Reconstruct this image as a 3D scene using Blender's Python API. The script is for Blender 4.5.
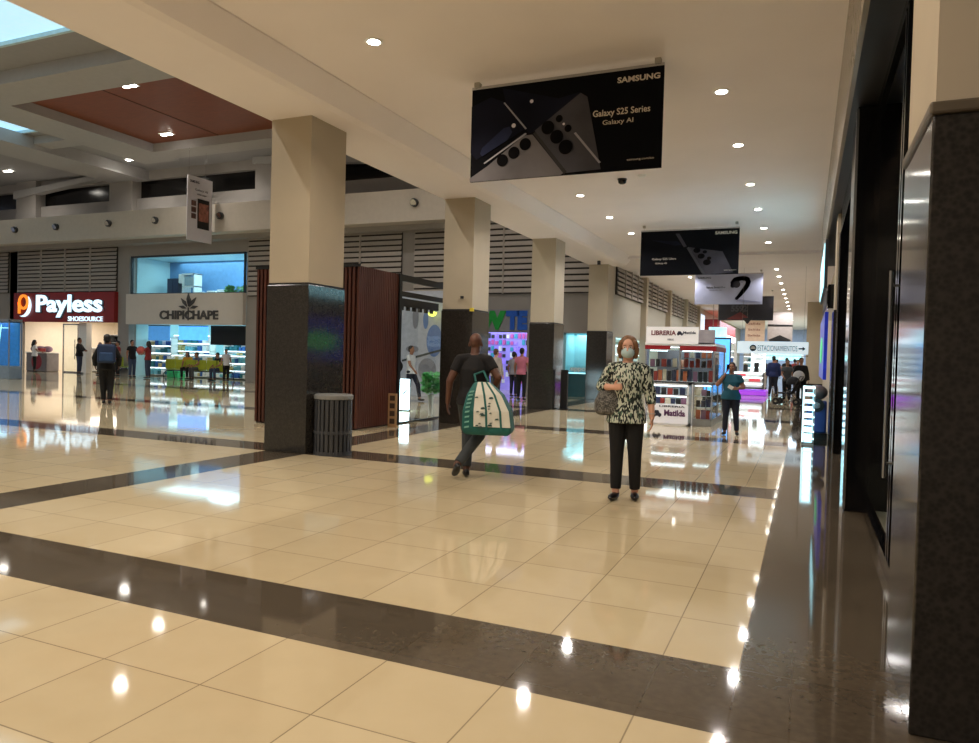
import bpy, bmesh, math, random
import numpy as np
from mathutils import Vector, Matrix, Euler
for o in list(bpy.data.objects): bpy.data.objects.remove(o)
random.seed(7)
SC = bpy.context.scene
COL = SC.collection
PI = math.pi
# ---------------------------------------------------------------- camera
cam_d = bpy.data.cameras.new('camera'); cam = bpy.data.objects.new('camera', cam_d); COL.objects.link(cam)
RX = Vector((0.91642235, 0.3993396, 0.02641912)); RY = Vector((0.03320967, -0.01009389, -0.99939743)); RZ = Vector((-0.3988323, 0.91674751, -0.02251221))
mt = Matrix.Identity(4)
for i in range(3):
    mt[i][0] = RX[i]; mt[i][1] = -RY[i]; mt[i][2] = -RZ[i]
mt.translation = (0, 0, 1.46)
cam.matrix_world = mt
cam_d.sensor_width = 36; cam_d.lens = 36 * 726.58 / 979; cam_d.clip_end = 300; cam_d.clip_start = 0.05
SC.camera = cam
# ---------------------------------------------------------------- world, exposure
wd = bpy.data.worlds.new('world'); SC.world = wd; wd.use_nodes = True
wd.node_tree.nodes['Background'].inputs[0].default_value = (0.55, 0.6, 0.75, 1)
wd.node_tree.nodes['Background'].inputs[1].default_value = 0.15
SC.view_settings.view_transform = 'Standard'; SC.view_settings.look = 'None'
SC.view_settings.gamma = 1; SC.view_settings.use_curve_mapping = False
SC.view_settings.exposure = 0.88
def area(name, loc, size, energy, col, rot=(0, 0, 0), sy=None, spread=None):
    d = bpy.data.lights.new(name, 'AREA'); d.energy = energy; d.color = col; d.size = size
    if sy: d.shape = 'RECTANGLE'; d.size_y = sy
    if spread: d.spread = spread
    o = bpy.data.objects.new(name, d); COL.objects.link(o); o.location = loc; o.rotation_euler = rot
    return o
# ---------------------------------------------------------------- materials
def srgb(r, g, b):
    f = lambda c: (c / 255 / 12.92) if c / 255 <= 0.04045 else ((c / 255 + 0.055) / 1.055) ** 2.4
    return (f(r), f(g), f(b), 1)
MC = {}
def mat(name, col, rough=0.5, metal=0.0, emis=0.0, ecol=None, var=0.08, scale=6.0, spec=0.5, stretch=(1, 1, 1), trans=0.0, alpha=1.0):
    if name in MC: return MC[name]
    m = bpy.data.materials.new(name); m.use_nodes = True
    nt = m.node_tree; b = nt.nodes['Principled BSDF']
    if len(col) == 3: col = tuple(col) + (1,)
    b.inputs['Roughness'].default_value = rough; b.inputs['Metallic'].default_value = metal
    b.inputs['Specular IOR Level'].default_value = spec
    if var > 0:
        tc = nt.nodes.new('ShaderNodeTexCoord'); mp = nt.nodes.new('ShaderNodeMapping'); mp.inputs['Scale'].default_value = stretch
        n = nt.nodes.new('ShaderNodeTexNoise'); n.inputs['Scale'].default_value = scale; n.inputs['Detail'].default_value = 4
        r = nt.nodes.new('ShaderNodeValToRGB')
        r.color_ramp.elements[0].position = 0.3; r.color_ramp.elements[1].position = 0.7
        r.color_ramp.elements[0].color = tuple(c * (1 - var) for c in col[:3]) + (1,)
        r.color_ramp.elements[1].color = tuple(min(1, c * (1 + var)) for c in col[:3]) + (1,)
        nt.links.new(tc.outputs['Object'], mp.inputs['Vector']); nt.links.new(mp.outputs[0], n.inputs['Vector'])
        nt.links.new(n.outputs['Fac'], r.inputs[0]); nt.links.new(r.outputs[0], b.inputs['Base Color'])
    else:
        b.inputs['Base Color'].default_value = col
    if emis > 0:
        e = ecol or col
        b.inputs['Emission Color'].default_value = tuple(e[:3]) + (1,); b.inputs['Emission Strength'].default_value = emis
    if trans > 0: b.inputs['Transmission Weight'].default_value = trans
    if alpha < 1: b.inputs['Alpha'].default_value = alpha
    MC[name] = m
    return m
def stone_mat(name, c1, c2, rough, sc=9):
    m = mat(name, c1, rough, var=0.01)
    nt = m.node_tree; b = nt.nodes['Principled BSDF']
    tc = nt.nodes.new('ShaderNodeTexCoord')
    v = nt.nodes.new('ShaderNodeTexVoronoi'); v.inputs['Scale'].default_value = sc * 3
    n = nt.nodes.new('ShaderNodeTexNoise'); n.inputs['Scale'].default_value = sc; n.inputs['Detail'].default_value = 8
    mx = nt.nodes.new('ShaderNodeMath'); mx.operation = 'MULTIPLY'
    r = nt.nodes.new('ShaderNodeValToRGB'); r.color_ramp.elements[0].position = 0.1; r.color_ramp.elements[1].position = 0.42
    r.color_ramp.elements[0].color = c1; r.color_ramp.elements[1].color = c2
    for x in (v, n): nt.links.new(tc.outputs['Object'], x.inputs['Vector'])
    nt.links.new(v.outputs['Distance'], mx.inputs[0]); nt.links.new(n.outputs['Fac'], mx.inputs[1])
    nt.links.new(mx.outputs[0], r.inputs[0]); nt.links.new(r.outputs[0], b.inputs['Base Color'])
    return m
STONE = stone_mat('dark_stone', srgb(40, 38, 35), srgb(54, 51, 47), 0.10, 16)
CREAM = mat('cream_plaster', srgb(180, 168, 146), 0.6, var=0.03, scale=2)
CEIL = mat('ceiling_paint', srgb(240, 232, 229), 0.7, var=0.02, scale=1)
GREYP = mat('grey_plaster', srgb(150, 145, 140), 0.7, var=0.04, scale=1.5)
FASC = mat('fascia_plaster', srgb(196, 188, 176), 0.6, var=0.03)
BLACK = mat('black_gloss', srgb(10, 10, 12), 0.08, var=0.05)
BLACKM = mat('black_matte', srgb(14, 14, 15), 0.5, var=0.1)
DGREY = mat('dark_grey', srgb(45, 46, 48), 0.4, var=0.1)
SLAT = mat('louver_slat', srgb(168, 160, 151), 0.45, var=0.04)
SLATB = mat('louver_back', srgb(50, 44, 40), 0.7, var=0.1)
WHITE = mat('white_paint', srgb(235, 235, 232), 0.4, var=0.02)
WHITEG = mat('white_gloss', srgb(240, 242, 244), 0.15, var=0.02)
CHROME = mat('chrome', srgb(190, 190, 192), 0.2, metal=1, var=0.05)
RED = mat('red_sign', srgb(140, 32, 28), 0.4, var=0.06)
LAMP = mat('lamp_lens', (1, 0.95, 0.85, 1), 0.4, emis=18, var=0)
LEDW = mat('led_white', (0.8, 0.95, 1, 1), 0.4, emis=2.6, ecol=(0.75, 0.93, 1), var=0)
LEDC = mat('led_cyan', (0.5, 0.9, 1, 1), 0.4, emis=0.9, ecol=(0.35, 0.85, 1), var=0)
SKYL = mat('skylight_glass', (0.5, 0.8, 1, 1), 0.3, emis=0.5, ecol=(0.45, 0.74, 0.92), var=0.05)
BLUEL = mat('backlit_blue', (0.1, 0.4, 0.9, 1), 0.3, emis=0.9, ecol=(0.08, 0.35, 0.95), var=0.2, scale=3)
def glass(name, tint=(1, 1, 1, 1), alpha=0.12, rough=0.02):
    if name in MC: return MC[name]
    m = bpy.data.materials.new(name); m.use_nodes = True; nt = m.node_tree; nt.nodes.clear()
    out = nt.nodes.new('ShaderNodeOutputMaterial'); t = nt.nodes.new('ShaderNodeBsdfTransparent'); t.inputs[0].default_value = tint
    g = nt.nodes.new('ShaderNodeBsdfGlossy'); g.inputs['Roughness'].default_value = rough
    fr = nt.nodes.new('ShaderNodeFresnel'); fr.inputs[0].default_value = 1.5
    n = nt.nodes.new('ShaderNodeTexNoise'); n.inputs['Scale'].default_value = 2
    mm = nt.nodes.new('ShaderNodeMath'); mm.operation = 'MULTIPLY_ADD'; mm.inputs[1].default_value = 0.02
    mx = nt.nodes.new('ShaderNodeMixShader')
    nt.links.new(n.outputs['Fac'], mm.inputs[0]); nt.links.new(fr.outputs[0], mm.inputs[2])
    ge = nt.nodes.new('ShaderNodeNewGeometry'); iv = nt.nodes.new('ShaderNodeMath'); iv.operation = 'SUBTRACT'; iv.inputs[0].default_value = 1; nt.links.new(ge.outputs['Backfacing'], iv.inputs[1]); m3 = nt.nodes.new('ShaderNodeMath'); m3.operation = 'MULTIPLY'; nt.links.new(iv.outputs[0], m3.inputs[0]); nt.links.new(mm.outputs[0], m3.inputs[1])
    nt.links.new(m3.outputs[0], mx.inputs[0]); nt.links.new(t.outputs[0], mx.inputs[1]); nt.links.new(g.outputs[0], mx.inputs[2])
    nt.links.new(mx.outputs[0], out.inputs[0])
    MC[name] = m
    return m
GLASS = glass('clear_glass', (0.93, 0.97, 0.97, 1))
# ---------------------------------------------------------------- mesh helpers
class MB:
    def __init__(s): s.v = []; s.f = []; s.m = []; s.k = 0
    def add(s, vs, fs, k=None):
        n = len(s.v); s.v += [tuple(p) for p in vs]; s.f += [tuple(i + n for i in f) for f in fs]; s.m += [s.k if k is None else k] * len(fs)
        return s
    def box(s, x0, x1, y0, y1, z0, z1, k=None):
        v = [(x0, y0, z0), (x1, y0, z0), (x1, y1, z0), (x0, y1, z0), (x0, y0, z1), (x1, y0, z1), (x1, y1, z1), (x0, y1, z1)]
        return s.add(v, [(0, 3, 2, 1), (4, 5, 6, 7), (0, 1, 5, 4), (1, 2, 6, 5), (2, 3, 7, 6), (3, 0, 4, 7)], k)
    def prism(s, poly, a, b, axis='y', k=None):   # poly: 2D pts; extruded a..b along the axis
        f3 = {'y': lambda p, t: (p[0], t, p[1]), 'x': lambda p, t: (t, p[0], p[1]), 'z': lambda p, t: (p[0], p[1], t)}[axis]
        n = len(poly); v = [f3(p, a) for p in poly] + [f3(p, b) for p in poly]
        return s.add(v, [tuple(range(n)), tuple(range(2 * n - 1, n - 1, -1))] + [(i, i + n, (i + 1) % n + n, (i + 1) % n) for i in range(n)], k)
    def tube(s, a, b, ra, rb=None, n=12, caps=True, k=None):
        a = Vector(a); b = Vector(b); rb = ra if rb is None else rb; d = (b - a)
        if d.length < 1e-6: return s
        d.normalize(); u = d.orthogonal().normalized(); w = d.cross(u)
        v = []
        for c, r in ((a, ra), (b, rb)):
            for i in range(n):
                t = 2 * PI * i / n; v.append(c + u * (r * math.cos(t)) + w * (r * math.sin(t)))
        f = [(i, (i + 1) % n, (i + 1) % n + n, i + n) for i in range(n)]
        if caps: f += [tuple(range(n - 1, -1, -1)), tuple(range(n, 2 * n))]
        return s.add(v, f, k)
    def path(s, pts, r, n=8):
        for i in range(len(pts) - 1): s.tube(pts[i], pts[i + 1], r, n=n)
        for p in pts[1:-1]: s.ball(p, (r, r, r), 8, 5)
        return s
    def lathe(s, prof, c=(0, 0, 0), n=24, k=None):   # prof: (r, z)
        v = []; m = len(prof)
        for r, z in prof:
            for i in range(n):
                t = 2 * PI * i / n; v.append((c[0] + r * math.cos(t), c[1] + r * math.sin(t), c[2] + z))
        f = []
        for j in range(m - 1):
            for i in range(n): f.append((j * n + i, j * n + (i + 1) % n, (j + 1) * n + (i + 1) % n, (j + 1) * n + i))
        f.append(tuple(range(n - 1, -1, -1))); f.append(tuple(range((m - 1) * n, m * n)))
        return s.add(v, f, k)
    def ball(s, c, r, nu=14, nv=9, rot=None, zmin=None, k=None):
        v = []; c = Vector(c)
        for j in range(nv + 1):
            ph = PI * j / nv
            for i in range(nu):
                t = 2 * PI * i / nu
                p = Vector((r[0] * math.sin(ph) * math.cos(t), r[1] * math.sin(ph) * math.sin(t), r[2] * math.cos(ph)))
                if rot: p = rot @ p
                p += c
                if zmin is not None and p.z < zmin: p.z = zmin
                v.append(p)
        f = []
        for j in range(nv):
            for i in range(nu): f.append((j * nu + i, (j + 1) * nu + i, (j + 1) * nu + (i + 1) % nu, j * nu + (i + 1) % nu))
        n0 = len(s.v); s.add(v, f, k)
        return s
    def loft(s, rings, n=18, k=None):  # rings: (cx,cy,cz,rx,ry)
        v = []
        for cx, cy, cz, rx, ry in rings:
            for i in range(n):
                t = 2 * PI * i / n; v.append((cx + rx * math.cos(t), cy + ry * math.sin(t), cz))
        f = []; m = len(rings)
        for j in range(m - 1):
            for i in range(n): f.append((j * n + i, j * n + (i + 1) % n, (j + 1) * n + (i + 1) % n, (j + 1) * n + i))
        f.append(tuple(range(n - 1, -1, -1))); f.append(tuple(range((m - 1) * n, m * n)))
        return s.add(v, f, k)
    def mesh(s, name, mats, smooth=False, weld=False):
        me = bpy.data.meshes.new(name); me.from_pydata(s.v, [], s.f); me.validate()
        bm = bmesh.new(); bm.from_mesh(me)
        if weld: bmesh.ops.remove_doubles(bm, verts=bm.verts, dist=1e-5)
        bmesh.ops.recalc_face_normals(bm, faces=bm.faces)
        bm.to_mesh(me); bm.free()
        if not isinstance(mats, (list, tuple)): mats = [mats]
        for m in mats: me.materials.append(m)
        if len(mats) > 1 and len(me.polygons) == len(s.m): me.polygons.foreach_set('material_index', s.m)
        if smooth:
            me.polygons.foreach_set('use_smooth', [True] * len(me.polygons))
        return me
    def build(s, name, mats, parent=None, smooth=False, bevel=0, loc=None, weld=False):
        o = bpy.data.objects.new(name, s.mesh(name, mats, smooth, weld)); COL.objects.link(o)
        if parent: o.parent = parent
        if loc: o.location = loc
        if bevel:
            b = o.modifiers.new('bevel', 'BEVEL'); b.width = bevel; b.segments = 2; b.limit_method = 'ANGLE'
        return o
def tag(o, label=None, cat=None, group=None, kind=None):
    if label: o['label'] = label
    if cat: o['category'] = cat
    if group: o['group'] = group
    if kind: o['kind'] = kind
    return o
def thing(name, label, cat, loc=(0, 0, 0), rz=0, group=None):
    o = bpy.data.objects.new(name, None); COL.objects.link(o); o.location = loc; o.rotation_euler = (0, 0, rz); o.empty_display_size = 0.2
    return tag(o, label, cat, group)
def struct(name, mb, m, bevel=0): return tag(mb.build(name, m, bevel=bevel), kind='structure')
def dup(root, loc, rz=None, label=None):
    r = root.copy(); COL.objects.link(r); r.location = loc
    if rz is not None: r.rotation_euler = (0, 0, rz)
    if label: r['label'] = label
    for ch in list(root.children):
        c = ch.copy(); COL.objects.link(c); c.parent = r
        for g in list(ch.children):
            d = g.copy(); COL.objects.link(d); d.parent = c
    return r
def text(name, s, m, parent, cx, cz, w, h, y=-0.012, depth=0.01, bold=0.0, basis=None):
    """letters facing -Y, centred on (cx, cz), fitted into w x h"""
    cu = bpy.data.curves.new(name, 'FONT'); cu.body = s; cu.extrude = 0.02; cu.offset = bold; cu.resolution_u = 3
    t = bpy.data.objects.new(name, cu); COL.objects.link(t)
    dg = bpy.context.evaluated_depsgraph_get(); me = bpy.data.meshes.new_from_object(t.evaluated_get(dg))
    bpy.data.objects.remove(t); bpy.data.curves.remove(cu)
    co = np.empty(len(me.vertices) * 3); me.vertices.foreach_get('co', co); co = co.reshape(-1, 3)
    lo, hi = co.min(0), co.max(0); c = (lo + hi) / 2; sz = hi - lo
    out = np.zeros_like(co)
    out[:, 0] = (co[:, 0] - c[0]) / sz[0] * w + cx; out[:, 2] = (co[:, 1] - c[1]) / sz[1] * h + cz
    out[:, 1] = -(co[:, 2] - c[2]) / sz[2] * depth + y
    me.vertices.foreach_set('co', out.reshape(-1)); me.materials.clear(); me.materials.append(m); me.update()
    o = bpy.data.objects.new(name, me); COL.objects.link(o)
    if parent: o.parent = parent
    return o
def flat(name, poly, m, parent, y=-0.012, d=0.006):
    return MB().prism(poly, y - d / 2, y + d / 2, 'y').build(name, m, parent)
def disc(cx, cz, r, n=24, ry=None): return [(cx + r * math.cos(2 * PI * i / n), cz + (ry or r) * math.sin(2 * PI * i / n)) for i in range(n)]
# ================================================================ FLOOR
def nm(nt, op, a, b=None, c=None):
    n = nt.nodes.new('ShaderNodeMath'); n.operation = op
    for i, x in enumerate((a, b, c)):
        if x is None: continue
        if isinstance(x, (int, float)): n.inputs[i].default_value = x
        else: nt.links.new(x, n.inputs[i])
    return n.outputs[0]
def floor_mat():
    m = bpy.data.materials.new('floor_tiles'); m.use_nodes = True; nt = m.node_tree; b = nt.nodes['Principled BSDF']
    tc = nt.nodes.new('ShaderNodeTexCoord'); sp = nt.nodes.new('ShaderNodeSeparateXYZ'); nt.links.new(tc.outputs['Object'], sp.inputs[0])
    x, y = sp.outputs[0], sp.outputs[1]
    P = 5.36
    # cross bands  y in [2.95,3.62] + k*P
    t = nm(nt, 'FLOORED_MODULO', nm(nt, 'SUBTRACT', y, 2.95), P)
    band = nm(nt, 'LESS_THAN', t, 0.67)
    bx = nm(nt, 'MULTIPLY', nm(nt, 'GREATER_THAN', x, -7.1), nm(nt, 'LESS_THAN', x, -6.42))
    rx = nm(nt, 'GREATER_THAN', x, -0.243)
    dark = nm(nt, 'MAXIMUM', nm(nt, 'MAXIMUM', band, bx), rx)
    def line(v, p, off, w):
        f = nm(nt, 'FLOORED_MODULO', nm(nt, 'SUBTRACT', v, off), p)
        d = nm(nt, 'MINIMUM', f, nm(nt, 'SUBTRACT', p, f))
        return nm(nt, 'LESS_THAN', d, w), nm(nt, 'FLOOR', nm(nt, 'DIVIDE', nm(nt, 'SUBTRACT', v, off), p))
    lx, ix = line(x, 0.587, -0.6, 0.0035)
    ly, iy = line(t, 0.587, 0.672, 0.0035)
    iyy = nm(nt, 'ADD', iy, nm(nt, 'FLOOR', nm(nt, 'MULTIPLY', y, 0.19)))
    edge = nm(nt, 'LESS_THAN', nm(nt, 'ABSOLUTE', nm(nt, 'ADD', x, 0.243)), 0.004)
    joint = nm(nt, 'MAXIMUM', nm(nt, 'MAXIMUM', lx, ly), edge)
    cv = nt.nodes.new('ShaderNodeCombineXYZ'); nt.links.new(ix, cv.inputs[0]); nt.links.new(iyy, cv.inputs[1])
    wn = nt.nodes.new('ShaderNodeTexWhiteNoise'); nt.links.new(cv.outputs[0], wn.inputs['Vector'])
    ns = nt.nodes.new('ShaderNodeTexNoise'); ns.inputs['Scale'].default_value = 5; ns.inputs['Detail'].default_value = 6; nt.links.new(tc.outputs['Object'], ns.inputs['Vector'])
    vo = nt.nodes.new('ShaderNodeTexNoise'); vo.inputs['Scale'].default_value = 22; vo.inputs['Detail'].default_value = 7; nt.links.new(tc.outputs['Object'], vo.inputs['Vector'])
    def ramp(fac, p0, c0, p1, c1):
        r = nt.nodes.new('ShaderNodeValToRGB'); r.color_ramp.elements[0].position = p0; r.color_ramp.elements[0].color = c0
        r.color_ramp.elements[1].position = p1; r.color_ramp.elements[1].color = c1; nt.links.new(fac, r.inputs[0]); return r.outputs[0]
    lightc = ramp(nm(nt, 'ADD', nm(nt, 'MULTIPLY', wn.outputs[0], 0.5), nm(nt, 'MULTIPLY', ns.outputs[0], 0.5)), 0.1, srgb(192, 176, 142), 0.9, srgb(204, 189, 156))
    darkc = ramp(nm(nt, 'ADD', nm(nt, 'MULTIPLY', vo.outputs[0], 0.75), nm(nt, 'MULTIPLY', wn.outputs[0], 0.2)), 0.3, srgb(76, 68, 57), 0.8, srgb(96, 86, 73))
    def mix(f, a, c):
        mx = nt.nodes.new('ShaderNodeMix'); mx.data_type = 'RGBA'; nt.links.new(f, mx.inputs[0])
        for i, q in ((6, a), (7, c)):
            if isinstance(q, tuple): mx.inputs[i].default_value = q
            else: nt.links.new(q, mx.inputs[i])
        return mx.outputs[2]
    c = mix(dark, lightc, darkc)
    c = mix(nm(nt, 'MULTIPLY', joint, 0.55), c, srgb(70, 58, 42))
    nt.links.new(c, b.inputs['Base Color'])
    nt.links.new(nm(nt, 'ADD', nm(nt, 'MULTIPLY', ns.outputs[0], 0.03), 0.035), b.inputs['Roughness'])
    b.inputs['Specular IOR Level'].default_value = 0.6
    return m
struct('floor', MB().box(-48, 6, -4, 92, -0.2, 0), floor_mat())
# ================================================================ CORRIDOR CEILING, BEAMS
struct('ceiling', MB().box(-5.73, 3, -4, 25, 5.02, 5.3), CEIL)
struct('ceiling_far', MB().box(-6.8, 3, 28.6, 92, 5.02, 5.3), CEIL)
struct('ceiling_beam_cross', MB().box(-6.8, 3, 25, 28.6, 4.93, 5.3), CEIL)
struct('trim_column_beam', MB().prism([(-7.13, 4.73), (-6.06, 4.73), (-5.95, 4.76), (-5.72, 5.0), (-5.72, 5.35), (-6.4, 5.35), (-6.4, 10.4), (-7.13, 10.4)], -4, 25.5), CEIL)
CY = [8.29, 13.72, 19.07, 24.85]
struct('wall_rear', MB().box(-48, 6, -4.3, -4, 0, 10.4), GREYP)
struct('wall_right_soffit', MB().box(.33, 3.0, 4.16, 21, 4.02, 5.02).box(.33, 3.0, 2.0, 3.3, 4.02, 5.02), BLACKM)
struct('wall_right_upper', MB().prism([(0.29, 4.02), (0.27, 5.02), (.33, 5.02), (0.33, 4.02)], 1.5, 21), mat('bulkhead_metal', srgb(150, 142, 128), 0.25, var=0.05))
for n_, (y, lab) in enumerate(zip(CY, ['nearest square column, dark stone base and cream shaft, beside the slatted bin', 'second square column of the row, behind the man carrying the big bag', 'third square column of the row, beyond the crowd by the purple-lit shop', 'fourth square column of the row, just left of the woman in the face mask'])):
    t = thing('square_column', lab, 'column', (-6.755, y + 0.435, 0), 0, 'square columns along the corridor')
    if n_ == 0:
        MB().box(-.365, .365, -.435, .435, 0, 2.38).build('stone_cladding', STONE, t, bevel=0.006)
        MB().box(-.345, .345, -.415, .415, 2.38, 4.73).build('shaft', CREAM, t)
        MB().box(-.35, .35, -.42, .42, 2.375, 2.41).build('joint_strip', BLACKM, t)
        col0 = t
    else:
        bpy.data.objects.remove(t)
        c = dup(col0, (-6.755, y + 0.435, 0), 0, lab)
# service plate and small sticker on the second column
p = MB().box(-6.67, -6.6, 13.70, 13.72, 2.62, 2.68).build('switch_plate', DGREY); tag(p, 'small dark plate on the cream shaft of the second column', 'plate')
p = MB().box(-6.43, -6.35, 13.66, 13.715, 2.36, 2.43).build('yellow_sticker', mat('yellow', srgb(220, 200, 60), 0.5)); tag(p, 'small yellow tag at the corner of the second column', 'tag')
# ================================================================ RIGHT SIDE
t = thing('stone_pillar', 'dark polished stone pillar with cream top, filling the right edge', 'pillar', (0.42, 3.29, 0))
MB().box(0, 1.5, 0, .87, 0, 2.44).build('stone_cladding', STONE, t, bevel=0.008)
MB().box(-.012, 1.5, -.012, .882, 2.44, 2.49).build('capital_trim', mat('bronze_trim', srgb(92, 82, 66), 0.4), t, bevel=0.01)
MB().box(.01, 1.5, .01, .86, 2.49, 5.02).build('shaft', CREAM, t)
t = thing('black_pillar', 'tall glossy black pillar at the corner of the dark storefront', 'pillar', (0.39, 8.04, 0))
MB().box(0, .9, 0, .87, 0, 4.0).build('cladding', BLACK, t, bevel=0.004)
MB().box(-.012, .012, -.012, .06, 0.02, 3.98).build('edge_strip', CHROME, t)
struct('wall_right_shop', MB().box(1.29, 4, 8.04, 8.3, 0, 4.3), BLACKM)
struct('wall_right_side', MB().box(3.0, 3.2, 2, 8.04, 0, 4.3), BLACKM)
struct('ceiling_right_shop', MB().box(0.62, 3.0, 4.16, 8.04, 4.02, 4.28), BLACKM)
struct('floor_right_shop', MB().box(0.64, 3, 4.16, 8.04, 0.0, 0.03), mat('shop_floor_white', srgb(215, 210, 190), 0.15))
t = thing('storefront', 'black framed glass storefront between the stone pillar and black pillar', 'storefront', (0.58, 4.16, 0))
f = MB().box(-.03, .05, 0, 3.88, 0, .12).box(-.02, .04, 0, 3.88, 3.92, 4.02)
for yy in (0, 1.5, 1.62, 3.80): f.box(-.02, .04, yy, yy + .06, .12, 3.95)
f.build('frame', BLACK, t)
MB().box(.005, .015, 0.06, 3.84, .12, 3.92).build('pane', GLASS, t)
MB().tube((-.07, 1.42, .7), (-.07, 1.42, 2.1), .014).tube((-.07, 1.42, .8), (0, 1.42, .8), .01).tube((-.07, 1.42, 2), (0, 1.42, 2), .01).build('handle', CHROME, t)
area('shop_light', (1.6, 6.2, 3.9), 0.8, 14, (1, .93, .8))
t = thing('square_pillar', 'stone pillar with cream top beyond the black pillar, right side', 'pillar', (0.40, 13.6, 0))
MB().box(0, .9, 0, .87, 0, 2.38).build('stone_cladding', STONE, t)
MB().box(.02, .9, .02, .85, 2.38, 4.0).build('shaft', CREAM, t)
struct('wall_right_far', MB().box(.62, 1.4, 8.9, 13.6, 0, 4.2).box(.9, 1.4, 14.4, 26, 0, 4.3), BLACKM)
# dark shop frames between pillars
t = thing('shop_portal', 'dark shop portal with steel corner posts past the black pillar', 'shop front', (0.45, 9.6, 0))
MB().box(0, .17, 0, .15, 0, 4.0).box(0, .17, 3.5, 3.65, 0, 4.0).box(0, .17, 0, 3.65, 3.6, 4.0).build('frame', BLACK, t)
MB().box(-.02, .0, 3.5, 3.56, 0, 3.6).build('corner_strip', CHROME, t)
t = thing('vertical_banner_sign', 'tall blue sign with round green emblem hanging on the right wall', 'sign', (0.30, 15.2, 0))
MB().box(0, .06, 0, 4.6, 1.16, 2.45).build('sign_panel', mat('blue_lit', srgb(30, 50, 190), .3, emis=.08, ecol=(.02, .05, .6), var=.3), t)
mbd = MB(); mbd.prism([(2.3 + .9 * math.cos(a), 1.75 + .28 * math.sin(a)) for a in np.linspace(0, 2 * PI, 20, endpoint=False)], -.012, 0, 'x'); mbd.build('emblem', mat('green_emblem', srgb(70, 190, 110), .4, emis=.5, ecol=(.05, .5, .15)), t)
t = thing('wall_screen', 'slim bright cyan screen high on the right wall', 'screen', (0.28, 16.2, 0))
MB().box(0, .06, 0, 4.6, 3.0, 3.98).build('casing', DGREY, t); MB().box(-.01, 0, .1, 4.5, 3.05, 3.92).build('display', LEDC, t)
t = thing('dark_wall_box', 'black box sign mounted below the cyan screen on the right wall', 'sign box', (0.33, 15.0, 0)); MB().box(0, .3, 0, 4.2, 2.5, 2.95).build('box_body', BLACK, t, bevel=.01)
MB().box(-.01, 0, .2, 4.0, 2.6, 2.85).build('face_panel', DGREY, t)
# far right part of the corridor
struct('wall_right_end', MB().box(.9, 1.4, 26, 92, 0, 5.02), CREAM)
t = thing('cream_pillar', 'cream pillar at the far right end of the corridor', 'pillar', (-0.02, 46, 0))
MB().box(0, 1.3, 0, 1.0, 0, 5.02).build('shaft', CREAM, t); MB().box(-.02, 1.3, -.02, 1.02, 0, .3).build('base', STONE, t)
struct('wall_corridor_end', MB().box(-9, 2, 84, 84.3, 0, 5.3), mat('pale_blue_wall', srgb(185, 200, 230), .6))
# ================================================================ LEFT FACADE (y = 25.5)
FY = 25.5
struct('wall_facade', MB().box(-48, -38.65, FY, FY + .4, 2.5, 6.6).box(-31.1, -30.35, FY, FY + .4, 0, 6.6).box(-39.25, -38.65, FY, FY + .4, 0, 6.6)
       .box(-23.05, -15, FY, FY + .4, 2.3, 6.6).box(-23.05, -22.2, FY, FY + .4, 0, 2.3).box(-15, -6.7, FY, FY + .4, 2.35, 6.6).box(-38.65, -31.1, FY, FY + .4, 4.1, 6.6).box(-30.35, -23.05, FY, FY + .4, 5.8, 6.6)
       .box(-18, -13.2, FY, FY + .4, 0, 2.35).box(-9.6, -8.2, FY, FY + .4, 0, 2.35).box(-7.2, -6.7, FY, FY + .4, 0, 2.35), GREYP)
struct('wall_fascia', MB().box(-48, -12.3, 24.3, 25.9, 6.5, 7.72), FASC)
struct('trim_fascia', MB().box(-48, -12.3, 24.9, 25.6, 6.3, 6.5), GREYP)
ub = MB().box(-48, -7.1, 26.5, 26.9, 7.6, 8.85).box(-48, -7.1, 26.5, 26.9, 9.75, 10.4)
for x0 in (-45, -39.9, -32.7, -23.3, -14.5): ub.box(x0, x0 + 1.6, 26.2, 26.9, 7.6, 10.4)
struct('wall_clerestory', ub, GREYP)
struct('window_1', MB().box(-48, -7.1, 26.75, 26.85, 8.8, 9.8), mat('night_glass', srgb(16, 14, 14), .15))
for i, (x0, x1) in enumerate([(-47.5, -39.3), (-38.5, -31.15), (-22.9, -15.05), (-14.45, -6.75)]):
    t = thing('louver_grille', ['louvered wall grille at the far left, beside the shoe shop bay', 'wide louvered wall grille right above the shoe shop sign', 'louvered wall grille above the brown slatted kiosk', 'louvered wall grille seen between the second, third and fourth columns'][i], 'louver grille', (x0, FY - .004, 0), 0, 'louvered grilles on the facades')
    W = x1 - x0; zb = 4.1 if i < 2 else 3.8
    MB().box(0, W, -.06, 0, zb, 6.5).build('backing', SLATB, t)
    s = MB(); n = 12
    for k in range(n):
        p_ = (6.45 - zb) / n; z = zb + .03 + k * p_
        s.prism([(-.13, z), (-.09, z + p_ * .72), (-.06, z + p_ * .72), (-.10, z)], 0, W, 'x')
    s.build('slats', SLAT, t)
    for k in range(1, 4): MB().box(W * k / 4 - .025, W * k / 4 + .025, -.14, -.05, zb, 6.5).build('mullion', SLAT, t)
# spot heads on the fascia
for i, x in enumerate([-37.0, -33.93, -30.3, -27.3, -23.45, -13.85]):
    t = thing('fascia_spotlight', ['small round speaker lamp at far left of the white fascia', 'round fascia lamp above the shoe shop, left one', 'round fascia lamp above the shoe shop sign, right one', 'round fascia lamp above the left of the plain white sign', 'round fascia lamp right of the tall hanging phone poster', 'round fascia lamp between first and second columns'][i], 'lamp', (x, 24.3, 7.18), 0, 'round lamps along the fascia')
    MB().tube((0, 0, 0), (0, -.12, 0), .16, n=16).build('housing', DGREY, t); MB().tube((0, -.12, 0), (0, -.16, -.02), .11, .13, n=16).build('lens', CHROME, t)
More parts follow.
